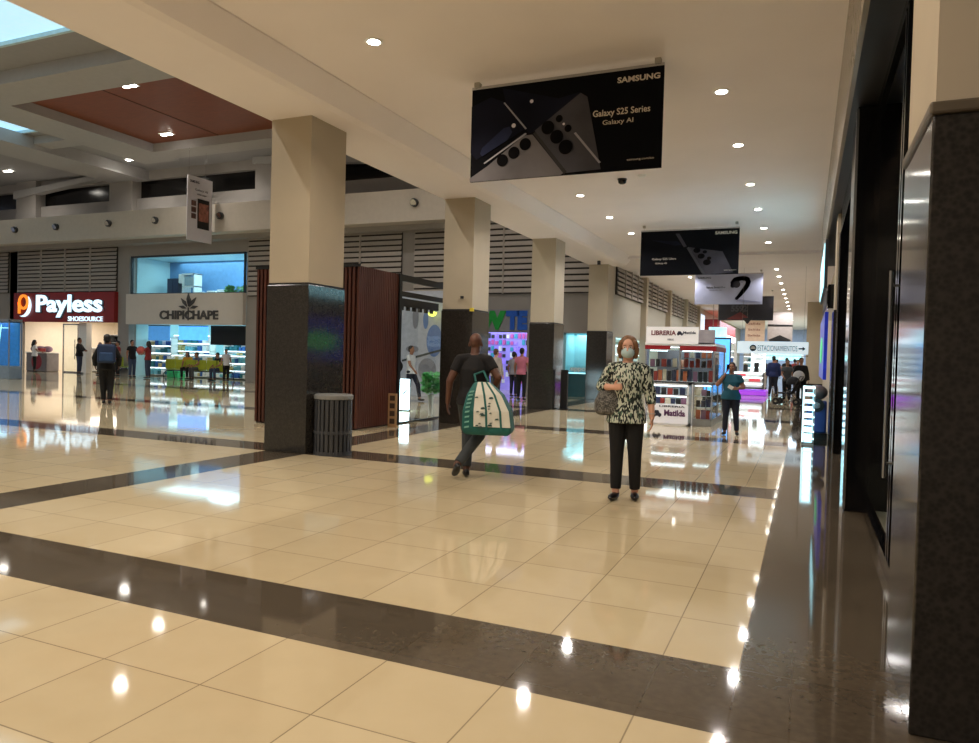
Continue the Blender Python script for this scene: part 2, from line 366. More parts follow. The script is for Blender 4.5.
# ---- shoe shop
GX = -38.6; 
t = thing('shoe_shop_sign', 'dark red shoe shop sign with glowing white letters over the entrance', 'shop sign', (-38.6, FY - .12, 0))
MB().box(0, 7.5, -.1, .12, 2.57, 4.08).build('sign_board', RED, t)
LET = mat('glowing_letters', (0.75, 0.9, 1, 1), .4, emis=.75, ecol=(.6, .85, 1), var=0)
BLKL = mat('letter_shadow', srgb(40, 10, 30), .5)
text('lettering_halo', 'Payless', BLKL, t, 4.36, 3.36, 4.95, 1.24, y=-.11, depth=.02, bold=.06)
text('lettering', 'Payless', LET, t, 4.3, 3.38, 4.85, 1.16, y=-.16, depth=.05, bold=.025)
text('small_lettering', 'SHOESOURCE', LET, t, 5.5, 2.74, 2.5, .24, y=-.13, depth=.03, bold=.008)
ORA = mat('orange_letter', srgb(255, 140, 30), .4, emis=.5, ecol=(1, .3, .03), var=0)
lg = MB()
for a0, rr, w, cx, cz in ((0, .38, .11, .86, 3.6),):
    for k in range(24):
        a = 2 * PI * k / 24; b_ = 2 * PI * (k + 1) / 24
        lg.prism([(cx + rr * math.cos(a), cz + rr * 1.05 * math.sin(a)), (cx + rr * math.cos(b_), cz + rr * 1.05 * math.sin(b_)), (cx + (rr - w) * math.cos(b_), cz + (rr - w) * math.sin(b_)), (cx + (rr - w) * math.cos(a), cz + (rr - w) * math.sin(a))], -.2, -.12)
lg.box(.47, .59, -.2, -.12, 3.0, 3.6); lg.build('logo_ring', ORA, t)
cr = MB()
for k in range(14):
    a = -2.0 + 2.9 * k / 14; b_ = -2.0 + 2.9 * (k + 1) / 14; w0 = .2 * math.sin(PI * k / 14); w1 = .2 * math.sin(PI * (k + 1) / 14); cx, cz = .86, 3.42; r = .6
    cr.prism([(cx + r * math.cos(a), cz + r * math.sin(a)), (cx + r * math.cos(b_), cz + r * math.sin(b_)), (cx + (r - w1) * math.cos(b_), cz + (r - w1) * math.sin(b_)), (cx + (r - w0) * math.cos(a), cz + (r - w0) * math.sin(a))], -.18, -.13)
cr.build('logo_crescent', LET, t)
# shells of the two shops
def shop(x0, x1, z1, depth, m, col, energy, nm_, y0=FY + .4, bm=None, lz=None):
    s = MB().box(x0 - .1, x0, y0, y0 + depth, 0, z1).box(x1, x1 + .1, y0, y0 + depth, 0, z1).box(x0 - .1, x1 + .1, y0 + depth, y0 + depth + .1, 0, z1).box(x0 - .1, x1 + .1, y0, y0 + depth, z1, z1 + .1)
    struct('wall_' + nm_, s, m)
    area('shop_ceiling_light', ((x0 + x1) / 2, y0 + depth * .45, (lz or z1) - .08), (x1 - x0) * .8, energy, col, sy=depth * .7)
SHW = mat('shop_wall_white', srgb(225, 215, 200), .5, var=.03)
SHC = mat('shop_wall_cool', srgb(190, 225, 232), .5, var=.03)
shop(-38.6, -31.1, 2.9, 5.5, SHW, (1, .9, .78), 170, 'shoe_shop')
shop(-30.3, -23.05, 5.8, 6.0, SHC, (.6, .93, 1), 150, 'home_shop')
area('shop_window_light', (-26.5, FY + 3, 2.4), 6, 90, (.55, .92, 1), sy=4)
CHP = mat('grey_letters', srgb(70, 68, 66), .5)
t = thing('plant_emblem_sign', 'plain white sign with grey letters and leaf emblem', 'shop sign', (-30.3, FY - .12, 0))
MB().box(0, 7.25, -.1, .115, 2.5, 3.95).build('sign_board', mat('signboard_white', srgb(205, 198, 188), .5, var=.02), t)
text('lettering', 'CHIPICHAPE', CHP, t, 4.05, 2.95, 3.6, .42, y=-.12, depth=.04, bold=.03)
lf = MB()
for k, (a, L) in enumerate([(-75, .5), (-38, .62), (0, .75), (38, .66), (75, .5), (14, .45)]):
    a = math.radians(a); d = (math.sin(a), math.cos(a)); n2 = (d[1], -d[0]); b0 = (4.05 + d[0] * .12, 3.22 + d[1] * .12); W = .075
    lf.prism([(b0[0], b0[1]), (b0[0] + d[0] * L * .45 + n2[0] * W * 1.4, b0[1] + d[1] * L * .45 + n2[1] * W), (b0[0] + d[0] * L, b0[1] + d[1] * L * .85), (b0[0] + d[0] * L * .45 - n2[0] * W * 1.4, b0[1] + d[1] * L * .45 - n2[1] * W)], -.15, -.11)
lf.box(4.03, 4.08, -.15, -.11, 2.7, 3.3); lf.build('leaf_emblem', CHP, t)
# upper display window and what is in it
t = thing('display_window', 'wide blue-lit display window above the plain white sign', 'window', (-30.25, FY, 0))
MB().box(0, 7.1, -.02, .1, 3.93, 4.0).box(0, 7.1, -.02, .1, 5.72, 5.8).box(0, .06, -.02, .1, 4, 5.75).box(7.04, 7.1, -.02, .1, 4, 5.75).build('frame', DGREY, t)
MB().box(.06, 7.04, .03, .045, 4.0, 5.72).build('pane', GLASS, t)
struct('floor_mezzanine', MB().box(-30.3, -23.05, FY + .3, FY + 2.4, 3.6, 3.93), WHITE)
struct('wall_mezzanine', MB().box(-30.3, -23.05, FY + 2.4, FY + 2.5, 3.93, 5.8), mat('blue_backdrop', srgb(95, 140, 185), .5, var=.08))
area('display_window_light', (-25.2, FY + 1.0, 5.7), 1.3, 30, (.5, .8, 1), sy=.6)
t = thing('display_chair', 'white shelf unit with folded cloth in the upper display window', 'shelf unit', (-28.4, FY + 1.4, 3.93)); MB().box(0, .08, 0, .5, 0, 1.15).box(.72, .8, 0, .5, 0, 1.15).box(0, .8, 0, .5, 1.1, 1.16).box(0, .8, 0, .5, .5, .55).build('frame', WHITE, t); MB().box(.1, .7, .05, .45, .56, 1.0).build('folded_cloth', mat('pale_cloth', srgb(170, 190, 200), .8), t, bevel=.04)
MB().box(-.35, -.05, .1, .5, .7, 1.15).build('bracket_lamp', WHITE, t, bevel=.03)
t = thing('dark_cabinet', 'dark cabinet at the left of the upper display window', 'cabinet', (-29.6, FY + 1.6, 3.93)); MB().box(0, .75, 0, .5, 0, .95).build('carcass', DGREY, t); MB().box(.02, .36, -.02, 0, .03, .92).build('door', mat('navy_door', srgb(25, 40, 70), .4), t); MB().box(.39, .73, -.02, 0, .03, .92).build('door', MC['navy_door'], t)
for i, x in enumerate([-27.4, -26.6, -25.95]):
    t = MB().box(0, .55, 0, .4, 0, .22 + .05 * i).build('storage_box', WHITE, loc=(x, FY + 1.2, 3.93), bevel=.02); tag(t, ['low white box right of the shelf unit in the upper window', 'white box in the middle of the upper window', 'taller white box beside the green plants in upper window'][i], 'box')
LEAF = mat('leaf_green', srgb(60, 120, 50), .5, var=.3)
def foliage(n, R, H, z0, size, seed):
    rnd = random.Random(seed); m = MB()
    for k in range(n):
        a = rnd.uniform(0, 2 * PI); r = R * math.sqrt(rnd.random()); z = z0 + rnd.random() * H; c = Vector((r * math.cos(a), r * math.sin(a), z))
        d = Vector((math.cos(a), math.sin(a), rnd.uniform(-.3, .9))).normalized(); w = d.orthogonal().normalized() * size * .3; up = d.cross(w).normalized() * size * .1
        m.add([c, c + d * size * .5 + w + up, c + d * size, c + d * size * .5 - w + up], [(0, 1, 2, 3)])
    return m
for i, x in enumerate([-24.8, -23.7]):
    t = thing('green_plant', ['leafy green plant in the upper window, left of the pair', 'leafy green plant in the upper window, right of the pair'][i], 'plant', (x, FY + 1.2, 3.93)); foliage(160, .4, .3, .1, .2, i).build('foliage', LEAF, t); MB().lathe([(.12, 0), (.16, .16)]).build('pot', WHITE, t, smooth=False)
# ---- louvered left edge: dark opening + lit glass showcase
struct('wall_dark_bay', MB().box(-48, -39.25, FY + .5, FY + .8, 0, 2.5), BLACKM)
# ================================================================ ATRIUM ROOF
RZ_ = 10.2
ROOF = mat('roof_paint', srgb(150, 149, 150), .7, var=.03)
BEAM = mat('beam_paint', srgb(168, 166, 165), .65, var=.03)
rf = MB()
# roof with two skylight openings
rf.box(-48, -7.13, 20.2, 26.9, RZ_, RZ_ + .3).box(-29, -7.13, 14.1, 20.2, RZ_, RZ_ + .3).box(-48, -38, 14.1, 20.2, RZ_, RZ_ + .3).box(-38, -29, 14.1, 15, RZ_, RZ_ + .3)
rf.box(-48, -30, -4, 14.1, RZ_, RZ_ + .3).box(-18.7, -7.13, -4, 14.1, RZ_, RZ_ + .3).box(-30, -18.7, -4, 7.5, RZ_, RZ_ + .3)
struct('ceiling_atrium', rf, ROOF)
for i, (a, b, c, d) in enumerate([(-30, -18.7, 7.5, 14.1), (-38, -29, 15, 20.2)]):
    t = thing('skylight', ['large glowing skylight at the top left corner', 'smaller glowing skylight at the left edge, below the large one'][i], 'skylight', (a, c, RZ_), 0, 'skylights in the atrium roof')
    W, L = b - a, d - c
    MB().box(0, W, 0, L, .12, .16).build('diffuser', SKYL, t)
    MB().box(0, W, 0, .1, 0, .12).box(0, W, L - .1, L, 0, .12).box(0, .1, .1, L - .1, 0, .12).box(W - .1, W, .1, L - .1, 0, .12).build('frame', mat('skylight_frame', srgb(190, 220, 230), .4, emis=.0), t)
struct('ceiling_brown_panel', MB().box(-25.95, -7.2, 16.8, 22.9, RZ_ - .06, RZ_ - .01), mat('brown_wood_panel', srgb(128, 66, 32), .5, var=.12, scale=3, stretch=(1, 6, 1)))
for i, xx in enumerate((-22.3, -18.9)): struct('trim_panel_%d' % (i + 1), MB().box(xx, xx + .05, 16.85, 22.85, RZ_ - .075, RZ_ - .06), mat('panel_joint', srgb(80, 42, 22), .6))
B0 = 9.78
struct('ceiling_beam_long', MB().box(-28, -25.95, -4, 24.3, B0, RZ_), BEAM)
struct('ceiling_beam_near', MB().box(-25.95, -7.13, 15.3, 16.8, B0, RZ_), BEAM)
struct('ceiling_beam_far', MB().box(-25.95, -7.13, 22.9, 24.0, B0, RZ_), BEAM)
struct('ceiling_beam_left', MB().box(-32.6, -30.3, 12, 26.5, B0 - .1, RZ_), BEAM)
struct('ceiling_beam_tie', MB().box(-30.3, -28, 20.6, 21.4, B0 + .1, RZ_), BEAM)
for i, x0 in enumerate((-40, -23.4)):
    struct('trim_slope_%d' % (i + 1), MB().prism([(x0, 9.3), (x0 + 7.4, 10.0), (x0 + 7.4, 10.2), (x0, 9.7)] if i == 0 else [(x0, 9.9), (x0 + 7.4, 9.4), (x0 + 7.4, 9.8), (x0, 10.2)], 26.1, 26.5), BEAM)
def twin(x, y, lab, z=RZ_ - .06, grp='twin downlights in the atrium roof', en=150):
    t = thing('twin_downlight', lab, 'ceiling light', (x, y, z), 0, grp)
    MB().box(-.3, .3, -.16, .16, -.03, 0).build('plate', WHITE, t)
    for s in (-1, 1): MB().lathe([(.1, -.06), (.1, -.03)], (s * .16, 0, 0), 14).build('lens', LAMP, t)
    d = bpy.data.lights.new('lamp', 'SPOT'); d.energy = en; d.color = (1, .93, .84); d.spot_size = 2.7; d.spot_blend = .8; d.shadow_soft_size = .15
    o = bpy.data.objects.new('lamp', d); COL.objects.link(o); o.parent = t; o.location = (0, 0, -.12)
for a in [(-20.96, 17.5, 'twin downlight near the front of the brown ceiling panel'), (-24.2, 22.0, 'twin downlight at the far end of the brown ceiling panel'), (-24.3, 24.5, 'twin downlight right of the brown panel corner, by first column'), (-29.3, 24.6, 'twin downlight beyond the long white roof beam'), (-37.5, 24.2, 'twin downlight at the left edge, above the shoe shop')]:
    twin(a[0], a[1], a[2], RZ_ - .06 if a[0] > -25 and a[1] < 23 else RZ_)
for x in (-41, -34, -24, -15, -10.5):
    for y in (2.5, 11.5): twin(x, y, 'added twin downlight out of view, brightening the atrium', RZ_, 'added twin downlights out of view', 620)  # extra lamps added out of view to brighten the atrium and louvers
for x in (-10.5, -15): twin(x, 20.2, 'twin downlight of the brown panel hidden behind the first column' if x > -12 else 'twin downlight on the right side of the brown ceiling panel', RZ_ - .06)
# ================================================================ CORRIDOR DOWNLIGHTS
R_ = [-3.06, -.44, 2.18, 4.8, 10.04, 12.6, 15.45, 18.0, 20.55, 23.05, 29.7, 32.2, 35.0, 38.0, 40.6, 43.2, 46, 49, 52, 56, 60, 65]
L_ = [-3.3, -.6, 2.0, 4.5, 7.14, 12.7, 15.44, 18.03, 20.5, 23.1, 29.6, 31.9, 35, 38, 41, 44, 48, 52, 57]
k = 0
for sx, ys, side in ((-1.14, R_, 'right'), (-4.66, L_, 'left')):
    for i, y in enumerate(ys):
        vis = y > 6
        if side == 'left': n_ = ''
        nth = sum(1 for q in ys if 6 < q <= y)
        z0 = 4.93 if 25 < y < 28.6 else 5.02
        ordn = ['', 'nearest', 'second', 'third', 'fourth', 'fifth', 'sixth', 'seventh', 'eighth', 'ninth', 'tenth', 'eleventh', 'twelfth', 'thirteenth', 'fourteenth', 'fifteenth', 'sixteenth', 'seventeenth', 'eighteenth', 'nineteenth', 'twentieth'][nth]
        lab = ('round ceiling downlight, %s one visible in the %s row of the corridor' % (ordn, side)) if vis else 'round ceiling downlight overhead, behind the viewer, %s row' % side
        if y == 7.14: lab = 'bright downlight left of the big black phone banner'
        t = thing('ceiling_downlight', lab, 'ceiling light', (sx, y, z0), 0, 'corridor downlights, %s row' % side)
        MB().lathe([(.10, -.012), (.105, 0)], n=20).build('trim_ring', WHITE, t)
        MB().lathe([(.068, -.018), (.072, -.012)], n=16).build('lens', LAMP, t)
        warm = max(0, min(1, (18 - y) / 12)); c = (1, .955 - .115 * warm, .96 - .28 * warm)
        d = bpy.data.lights.new('lamp', 'SPOT'); d.color = c; d.spot_size = 2.6; d.spot_blend = .5; d.shadow_soft_size = .09; d.energy = 95 if y < 60 else 60
        o = bpy.data.objects.new('lamp', d); COL.objects.link(o); o.parent = t; o.location = (0, 0, -.06)
# smoke detector and dome camera
t = thing('dome_camera', 'small black dome camera on the ceiling just behind the big banner', 'camera', (-3.46, 14.3, 5.02)); MB().lathe([(.04, -.1), (.075, -.08), (.085, -.02), (.085, 0)], n=18).build('dome', BLACK, t, smooth=True); MB().lathe([(.09, -.02), (.095, 0)]).build('mount_ring', DGREY, t)
o = MB().lathe([(.05, -.04), (.08, -.02), (.09, 0)]).build('smoke_detector', WHITE, loc=(-3.03, 14.1, 5.02)); tag(o, 'pale smoke detector beside the black dome camera', 'smoke detector')
o = MB().box(-.04, .04, -.12, 0, -.1, .06).box(-.02, .02, -.2, -.1, -.06, 0).build('beam_camera', DGREY, loc=(-6.5, 24.0, 4.7)); tag(o, 'tiny dark camera under the beam beside the fourth column', 'camera')
# ================================================================ HANGING BANNERS
def banner(name, lab, x0, x1, y, z0, z1, m, ceil=5.02, grp='hanging banners along the corridor'):
    t = thing(name, lab, 'banner', (x0, y, 0), 0, grp)
    W = x1 - x0
    MB().box(0, W, 0, .02, z0, z1).build('sheet', m, t)
    MB().box(0, W, -.006, .026, z1, z1 + .035).build('top_rail', CHROME, t)
    for u in (.03, .97):
        MB().tube((W * u, .01, z1 + .03), (W * u, .01, ceil), .004, n=6).box(W * u - .035, W * u + .035, -.03, .05, ceil - .06 if ceil < 5.1 else z1 + .03, ceil if ceil < 5.1 else z1 + .1).build('hanger', mat('hanger_grey', srgb(170, 165, 155), .5), t)
    return t, W, z1 - z0
BBG = mat('banner_black', srgb(10, 11, 16), .8, var=.1, scale=1, spec=.1)
TXT = mat('banner_text', srgb(215, 205, 190), .4, var=0)
PH1 = mat('phone_silver', srgb(112, 110, 114), .8, spec=.1, var=.25, scale=1.2)
PH2 = mat('phone_grey', srgb(74, 74, 82), .8, spec=.1, var=.4, scale=1.0)
PH3 = mat('phone_navy', srgb(24, 26, 40), .8, spec=.1, var=.4, scale=1.0)
EDGE = mat('phone_edge', srgb(150, 150, 160), .3, var=0)
LENS = mat('lens_black', srgb(8, 7, 9), .8, spec=.1, var=0)
def dots(t, W, H, z0, L, m=LENS, dy=-.02, nm_='lens_circle', asp=1):
    for u, v, r in L: flat(nm_, disc(u * W, z0 + v * H, r * W, ry=r * W * asp), m, t, y=dy)
def poly(t, W, H, z0, pts, m, nm_, dy=-.008): return flat(nm_, [(u * W, z0 + v * H) for u, v in pts], m, t, y=dy, d=.004)
t, W, H = banner('hanging_banner', 'large black phone banner, nearest of the banners hanging over the corridor', -4.14, -1.645, 8.71, 3.73, 4.93, BBG)
poly(t, W, H, 3.73, [(0.171, .985), (0.480, .80), (0.590, .84), (0.388, .50), (0.325, .47), (0.198, .80)], PH3, 'phone_back', -.004)
poly(t, W, H, 3.73, [(0.000, .32), (0.033, .24), (0.315, .53), (0.198, .82), (0.111, .90), (0.000, .82)], PH3, 'phone_back', -.006)
poly(t, W, H, 3.73, [(0.357, .49), (0.594, .83), (0.629, .78), (0.706, .03), (0.530, .02)], PH2, 'phone_back', -.008)
poly(t, W, H, 3.73, [(0.000, .0), (0.000, .04), (0.100, .16), (0.299, .45), (0.346, .45), (0.515, .02), (0.500, 0)], PH1, 'phone_back', -.010)
poly(t, W, H, 3.73, [(0.349, .46), (0.362, .475), (0.535, .03), (0.520, .01)], BLACKM, 'phone_edge', -.014)
poly(t, W, H, 3.73, [(0.182, .82), (0.189, .825), (0.315, .52), (0.306, .515)], EDGE, 'phone_edge', -.013)
poly(t, W, H, 3.73, [(0.078, .195), (0.083, .185), (0.315, .465), (0.307, .475)], EDGE, 'phone_edge', -.013)
poly(t, W, H, 3.73, [(0.565, .42), (0.575, .43), (0.706, .10), (0.697, .09)], EDGE, 'phone_edge', -.013)
poly(t, W, H, 3.73, [(0.056, .30), (0.067, .27), (0.208, .42), (0.235, .50), (0.219, .56), (0.187, .55), (0.067, .36)], mat('camera_island', srgb(42, 48, 74), .8, spec=.1, var=.1), 'camera_island', -.012)
dots(t, W, H, 3.73, [(0.309, .355, .031), (0.248, .275, .031), (0.185, .205, .031), (0.429, .505, .034), (0.477, .40, .034), (0.525, .285, .036), (0.488, .585, .018), (0.535, .475, .018)])
dots(t, W, H, 3.73, [(0.338, .80, .009), (0.243, .565, .011), (0.512, .525, .006)], mat('phone_flash', srgb(220, 215, 225), .4, var=0), nm_='flash_dot')
text('lettering', 'SAMSUNG', TXT, t, .88 * W, 3.73 + .905 * H, .205 * W, .058 * H, depth=.004, bold=.03)
text('lettering', 'Galaxy S25 Series', TXT, t, .80 * W, 3.73 + .585 * H, .28 * W, .085 * H, depth=.004, bold=.01)
text('lettering', 'Galaxy AI', TXT, t, .785 * W, 3.73 + .49 * H, .15 * W, .06 * H, depth=.004)
text('lettering', 'samsung.com/co', TXT, t, .90 * W, 3.73 + .10 * H, .13 * W, .026 * H, depth=.004)
t, W, H = banner('hanging_banner', 'second black phone banner, smaller-looking, with a silver phone lying diagonally', -4.16, -1.655, 19.5, 3.69, 4.86, BBG)
poly(t, W, H, 3.69, [(.50, .62), (.84, .50), (.95, .04), (.68, 0)], mat('phone_dim', srgb(62, 60, 66), .8, var=.3, scale=1.2, spec=.1), 'phone_back', -.008)
poly(t, W, H, 3.69, [(.36, .93), (.40, .93), (.48, .64), (.45, .62)], mat('phone_dim', srgb(62, 60, 66), .8, var=.3, scale=1.2, spec=.1), 'phone_side', -.008)
poly(t, W, H, 3.69, [(.12, .80), (.38, .76), (.43, .68), (.36, .66)], PH3, 'phone_side', -.008)
poly(t, W, H, 3.69, [(.48, .60), (.50, .62), (.68, 0), (.65, 0)], mat('phone_dark_edge', srgb(50, 50, 56), .4), 'phone_edge', -.012)
dots(t, W, H, 3.69, [(.585, .54, .036), (.63, .41, .036), (.69, .27, .040), (.665, .50, .022), (.71, .36, .022)], asp=.75)
text('lettering', 'SAMSUNG', TXT, t, .87 * W, 3.69 + .91 * H, .215 * W, .065 * H, depth=.004, bold=.03)
text('lettering', 'Galaxy S25 Ultra', TXT, t, .25 * W, 3.69 + .365 * H, .25 * W, .06 * H, depth=.004)
text('lettering', 'Galaxy AI', TXT, t, .22 * W, 3.69 + .27 * H, .12 * W, .045 * H, depth=.004)
text('lettering', 'samsung.com/co', TXT, t, .92 * W, 3.69 + .09 * H, .12 * W, .022 * H, depth=.004)
DK = mat('dark_print', srgb(38, 40, 60), .4, var=0)
t, W, H = banner('hanging_banner', 'pale lilac banner with a dark curled earphone picture', -4.16, -1.62, 29.9, 3.70, 4.88, mat('banner_lilac', srgb(176, 182, 208), .5, var=.03))
bud = MB()
pts = [(.565, .62, .035), (.57, .72, .042), (.60, .80, .042), (.66, .84, .04), (.73, .85, .038), (.775, .82, .036), (.79, .74, .036), (.775, .62, .036), (.74, .50, .034), (.70, .38, .030), (.66, .27, .026), (.62, .17, .022)]
for i in range(len(pts) - 1):
    for q in range(4):
        f = q / 4; u = pts[i][0] + (pts[i + 1][0] - pts[i][0]) * f; v = pts[i][1] + (pts[i + 1][1] - pts[i][1]) * f; r = pts[i][2]
        bud.prism(disc(u * W, 3.70 + v * H, r * W, 12), -.014, -.008)
bud.build('earphone_print', DK, t)
flat('earphone_bud', disc(.62 * W, 3.70 + .66 * H, .055 * W), DK, t, y=-.016); flat('earphone_shade', disc(.69 * W, 3.70 + .74 * H, .03 * W, ry=.02 * W), mat('lilac_print', srgb(150, 155, 185), .4, var=0), t, y=-.02)
poly(t, W, H, 3.70, [(.62, .10), (.66, .17), (.97, .08), (.97, .05)], mat('lilac_shadow_print', srgb(140, 145, 175), .4, var=0), 'table_print')
text('lettering', 'SAMSUNG', DK, t, .14 * W, 3.70 + .89 * H, .20 * W, .055 * H, depth=.004, bold=.03)
text('lettering', 'Galaxy Buds3 Pro', DK, t, .31 * W, 3.70 + .56 * H, .29 * W, .07 * H, depth=.004, bold=.02)
text('lettering', 'Galaxy AI', DK, t, .31 * W, 3.70 + .47 * H, .18 * W, .04 * H, depth=.004)
t, W, H = banner('hanging_banner', 'dark banner with dim red print behind the pale lilac banner', -4.12, -1.55, 38.2, 3.52, 4.70, mat('banner_dark', srgb(20, 20, 26), .4))
text('lettering', '5592', mat('dim_print', srgb(62, 62, 66), .5, var=0), t, .38 * W, 3.52 + .50 * H, .30 * W, .28 * H, bold=.04, depth=.004)
poly(t, W, H, 3.52, [(.15, .05), (.40, .36), (.58, .08), (.5, .02)], mat('dim_red', srgb(90, 30, 26), .5), 'red_print')
t = thing('hanging_banner', 'cream banner with rows of small dark print, beyond the dark banner', 'banner', (-3.4, 46, 0), 0, 'hanging banners along the corridor')
MB().box(0, 1.1, 0, .03, 2.65, 4.0).build('sheet', mat('cream_banner', srgb(232, 205, 180), .5), t)
for z in (3.75, 3.4, 3.05): text('lettering', 'Salida', mat('red_print', srgb(150, 60, 50), .5), t, .5, z, .7, .12, depth=.004)
MB().tube((.1, .01, 4), (.1, .01, 5.02), .006, n=6).tube((1.0, .01, 4), (1.0, .01, 5.02), .006, n=6).build('hanger', CHROME, t)
t = thing('hanging_banner', 'pale banner with a dark picture, beside the cream text banner', 'banner', (-2.2, 47, 0), 0, 'hanging banners along the corridor')
MB().box(0, 1.4, 0, .03, 2.75, 4.5).build('sheet', mat('pale_banner', srgb(205, 198, 195), .5), t); poly(t, 1.4, 1.7, 2.75, [(.05, .05), (.5, .22), (.95, .05), (.9, .0), (.1, 0)], DGREY, 'dark_print')
poly(t, 1.4, 1.7, 2.75, [(.0, .52), (1, .52), (1, .58), (0, .60)], DGREY, 'dark_print'); MB().tube((.1, .01, 4.5), (.1, .01, 5.02), .006, n=6).tube((1.3, .01, 4.5), (1.3, .01, 5.02), .006, n=6).build('hanger', CHROME, t)
t = thing('pointer_sign', 'small dark triangular pointer hanging under the dark banner', 'sign', (-2.62, 36.5, 0)); MB().prism([(-.25, 3.55), (.25, 3.55), (0, 3.25)], 0, .03).build('pointer', BLACKM, t); MB().tube((0, .015, 3.55), (0, .015, 5.02), .006, n=6).build('hanger', CHROME, t)
# tall poster in the atrium, parallel to the corridor
PW = mat('poster_white', srgb(222, 220, 228), .5, var=.02)
t = thing('hanging_poster', 'tall white phone poster hanging under the atrium beam, left of first column', 'poster', (-23.8, 22.75, 0), math.radians(90))
# local x -> world +y ; local -y -> world +x
MB().box(0, 1.38, 0, .03, 5.95, 8.65).build('sheet', PW, t)
MB().tube((.08, .015, 8.65), (.08, .015, B0), .006, n=6).tube((1.0, .015, 8.65), (1.0, .015, B0), .006, n=6).build('hanger', CHROME, t)
MB().prism([(.55, 6.5), (1.2, 6.5), (1.2, 7.75), (.55, 7.75)], -.02, -.005).build('phone_print', BLACKM, t, bevel=.05)
poly(t, 1.4, 2.7, 5.95, [(.43, .32), (.82, .32), (.82, .60), (.43, .60)], mat('photo_print', srgb(150, 95, 80), .5, var=.6, scale=5), 'photo_print', -.03)
for q in range(3): poly(t, 1.4, 2.7, 5.95, [(.14, .34 + q * .1), (.32, .34 + q * .1), (.32, .42 + q * .1), (.14, .42 + q * .1)], mat('thumb_print', srgb(95, 60, 52), .5, var=.5, scale=9), 'thumbnail_print', -.03)
text('lettering', 'SAMSUNG', DK, t, .38, 8.42, .5, .11, depth=.004, bold=.03, y=-.01)
text('lettering', 'Galaxy AI', DK, t, .75, 8.1, .7, .12, depth=.004, y=-.01); text('lettering', 'esta aqui', DK, t, .78, 7.93, .5, .1, depth=.004, y=-.01)
# parking direction sign
t = thing('direction_sign', 'white hanging parking sign with car symbol and arrow', 'sign', (-2.0, 28.3, 0))
MB().box(-.35, 2.06, 0, .12, 1.78, 2.22).build('sign_box', mat('sign_lit', (.8, .9, .92, 1), .4, emis=.35, ecol=(.7, .88, 1), var=0), t, bevel=.01)
SGN = mat('sign_dark', srgb(20, 45, 60), .5)
text('lettering', 'ESTACIONAMIENTOS', SGN, t, 1.03, 1.98, 1.34, .2, bold=.0)
flat('car_symbol', disc(.2, 1.98, .12), SGN, t); flat('car_icon', [(.12, 1.94), (.28, 1.94), (.28, 1.99), (.24, 2.04), (.16, 2.04), (.12, 1.99)], WHITE, t, y=-.018)
flat('arrow', [(1.74, 1.955), (1.87, 1.955), (1.87, 1.9), (1.97, 1.98), (1.87, 2.06), (1.87, 2.005), (1.74, 2.005)], SGN, t)
MB().box(-.35, 2.06, .02, .1, 1.70, 1.72).tube((-.2, .06, 2.22), (-.2, .06, 4.93), .004, n=6).tube((1.9, .06, 2.22), (1.9, .06, 4.93), .004, n=6).build('hanger', CHROME, t)
# ================================================================ SLATTED KIOSK
WOOD = mat('reddish_slat_wood', srgb(84, 44, 32), .4, var=.25, scale=2.5, stretch=(1, 1, .3))
t = thing('slatted_kiosk', 'reddish brown slatted wooden kiosk behind the first column', 'kiosk', (-10.0, 11.35, 0))
m = MB().box(0, 2.34, .05, 1.45, 0, 3.05)
m.build('core', mat('kiosk_core', srgb(44, 20, 14), .6), t)
s = MB(); n = 26
for k in range(n): s.box(k * 2.34 / n, k * 2.34 / n + .05, 0, .05, 0.03, 3.05)
s.build('front_slats', WOOD, t)
s = MB(); n = 22
for k in range(n): s.box(2.34, 2.385, .02 + k * 1.42 / n, .02 + k * 1.42 / n + .042, .03, 3.05)
s.build('side_slats', WOOD, t)
MB().box(2.30, 2.42, 1.42, 1.52, 0, 3.06).box(2.34, 2.40, 1.5, 4.2, 2.93, 3.06).box(2.34, 2.40, 1.5, 4.2, 2.62, 2.72).box(-.02, 2.42, -.02, .0, 3.03, 3.08).build('black_frame', BLACKM, t)
m = MB().box(2.30, 2.38, 1.52, 3.2, 2.42, 2.58)
for k in range(6): m.box(2.31, 2.37, 1.6 + k * .26, 1.68 + k * .26, 2.34, 2.42)
m.build('spot_rail', BLACKM, t)
MB().box(2.355, 2.365, 1.52, 4.0, 0.03, 2.62).build('glass_screen', GLASS, t)
MB().box(2.33, 2.39, 1.5, 4.2, 0, .03).build('base_rail', DGREY, t)
# small wooden menu stand
t = thing('menu_stand', 'small pale wooden stand with dark panels beside the slatted kiosk', 'stand', (-7.38, 12.25, 0), math.radians(12))
MB().box(-.09, .09, 0, .03, 0, .66).build('board', mat('pale_wood', srgb(176, 140, 100), .5, var=.15), t, bevel=.004)
for q in range(4): MB().box(-.05, .05, -.008, 0, .07 + q * .15, .17 + q * .15).build('dark_panel', mat('dark_brown_print', srgb(62, 40, 28), .5), t)
MB().box(-.09, .09, .03, .16, 0, .02).box(-.02, .02, .03, .15, .02, .04).build('foot', MC['pale_wood'], t)
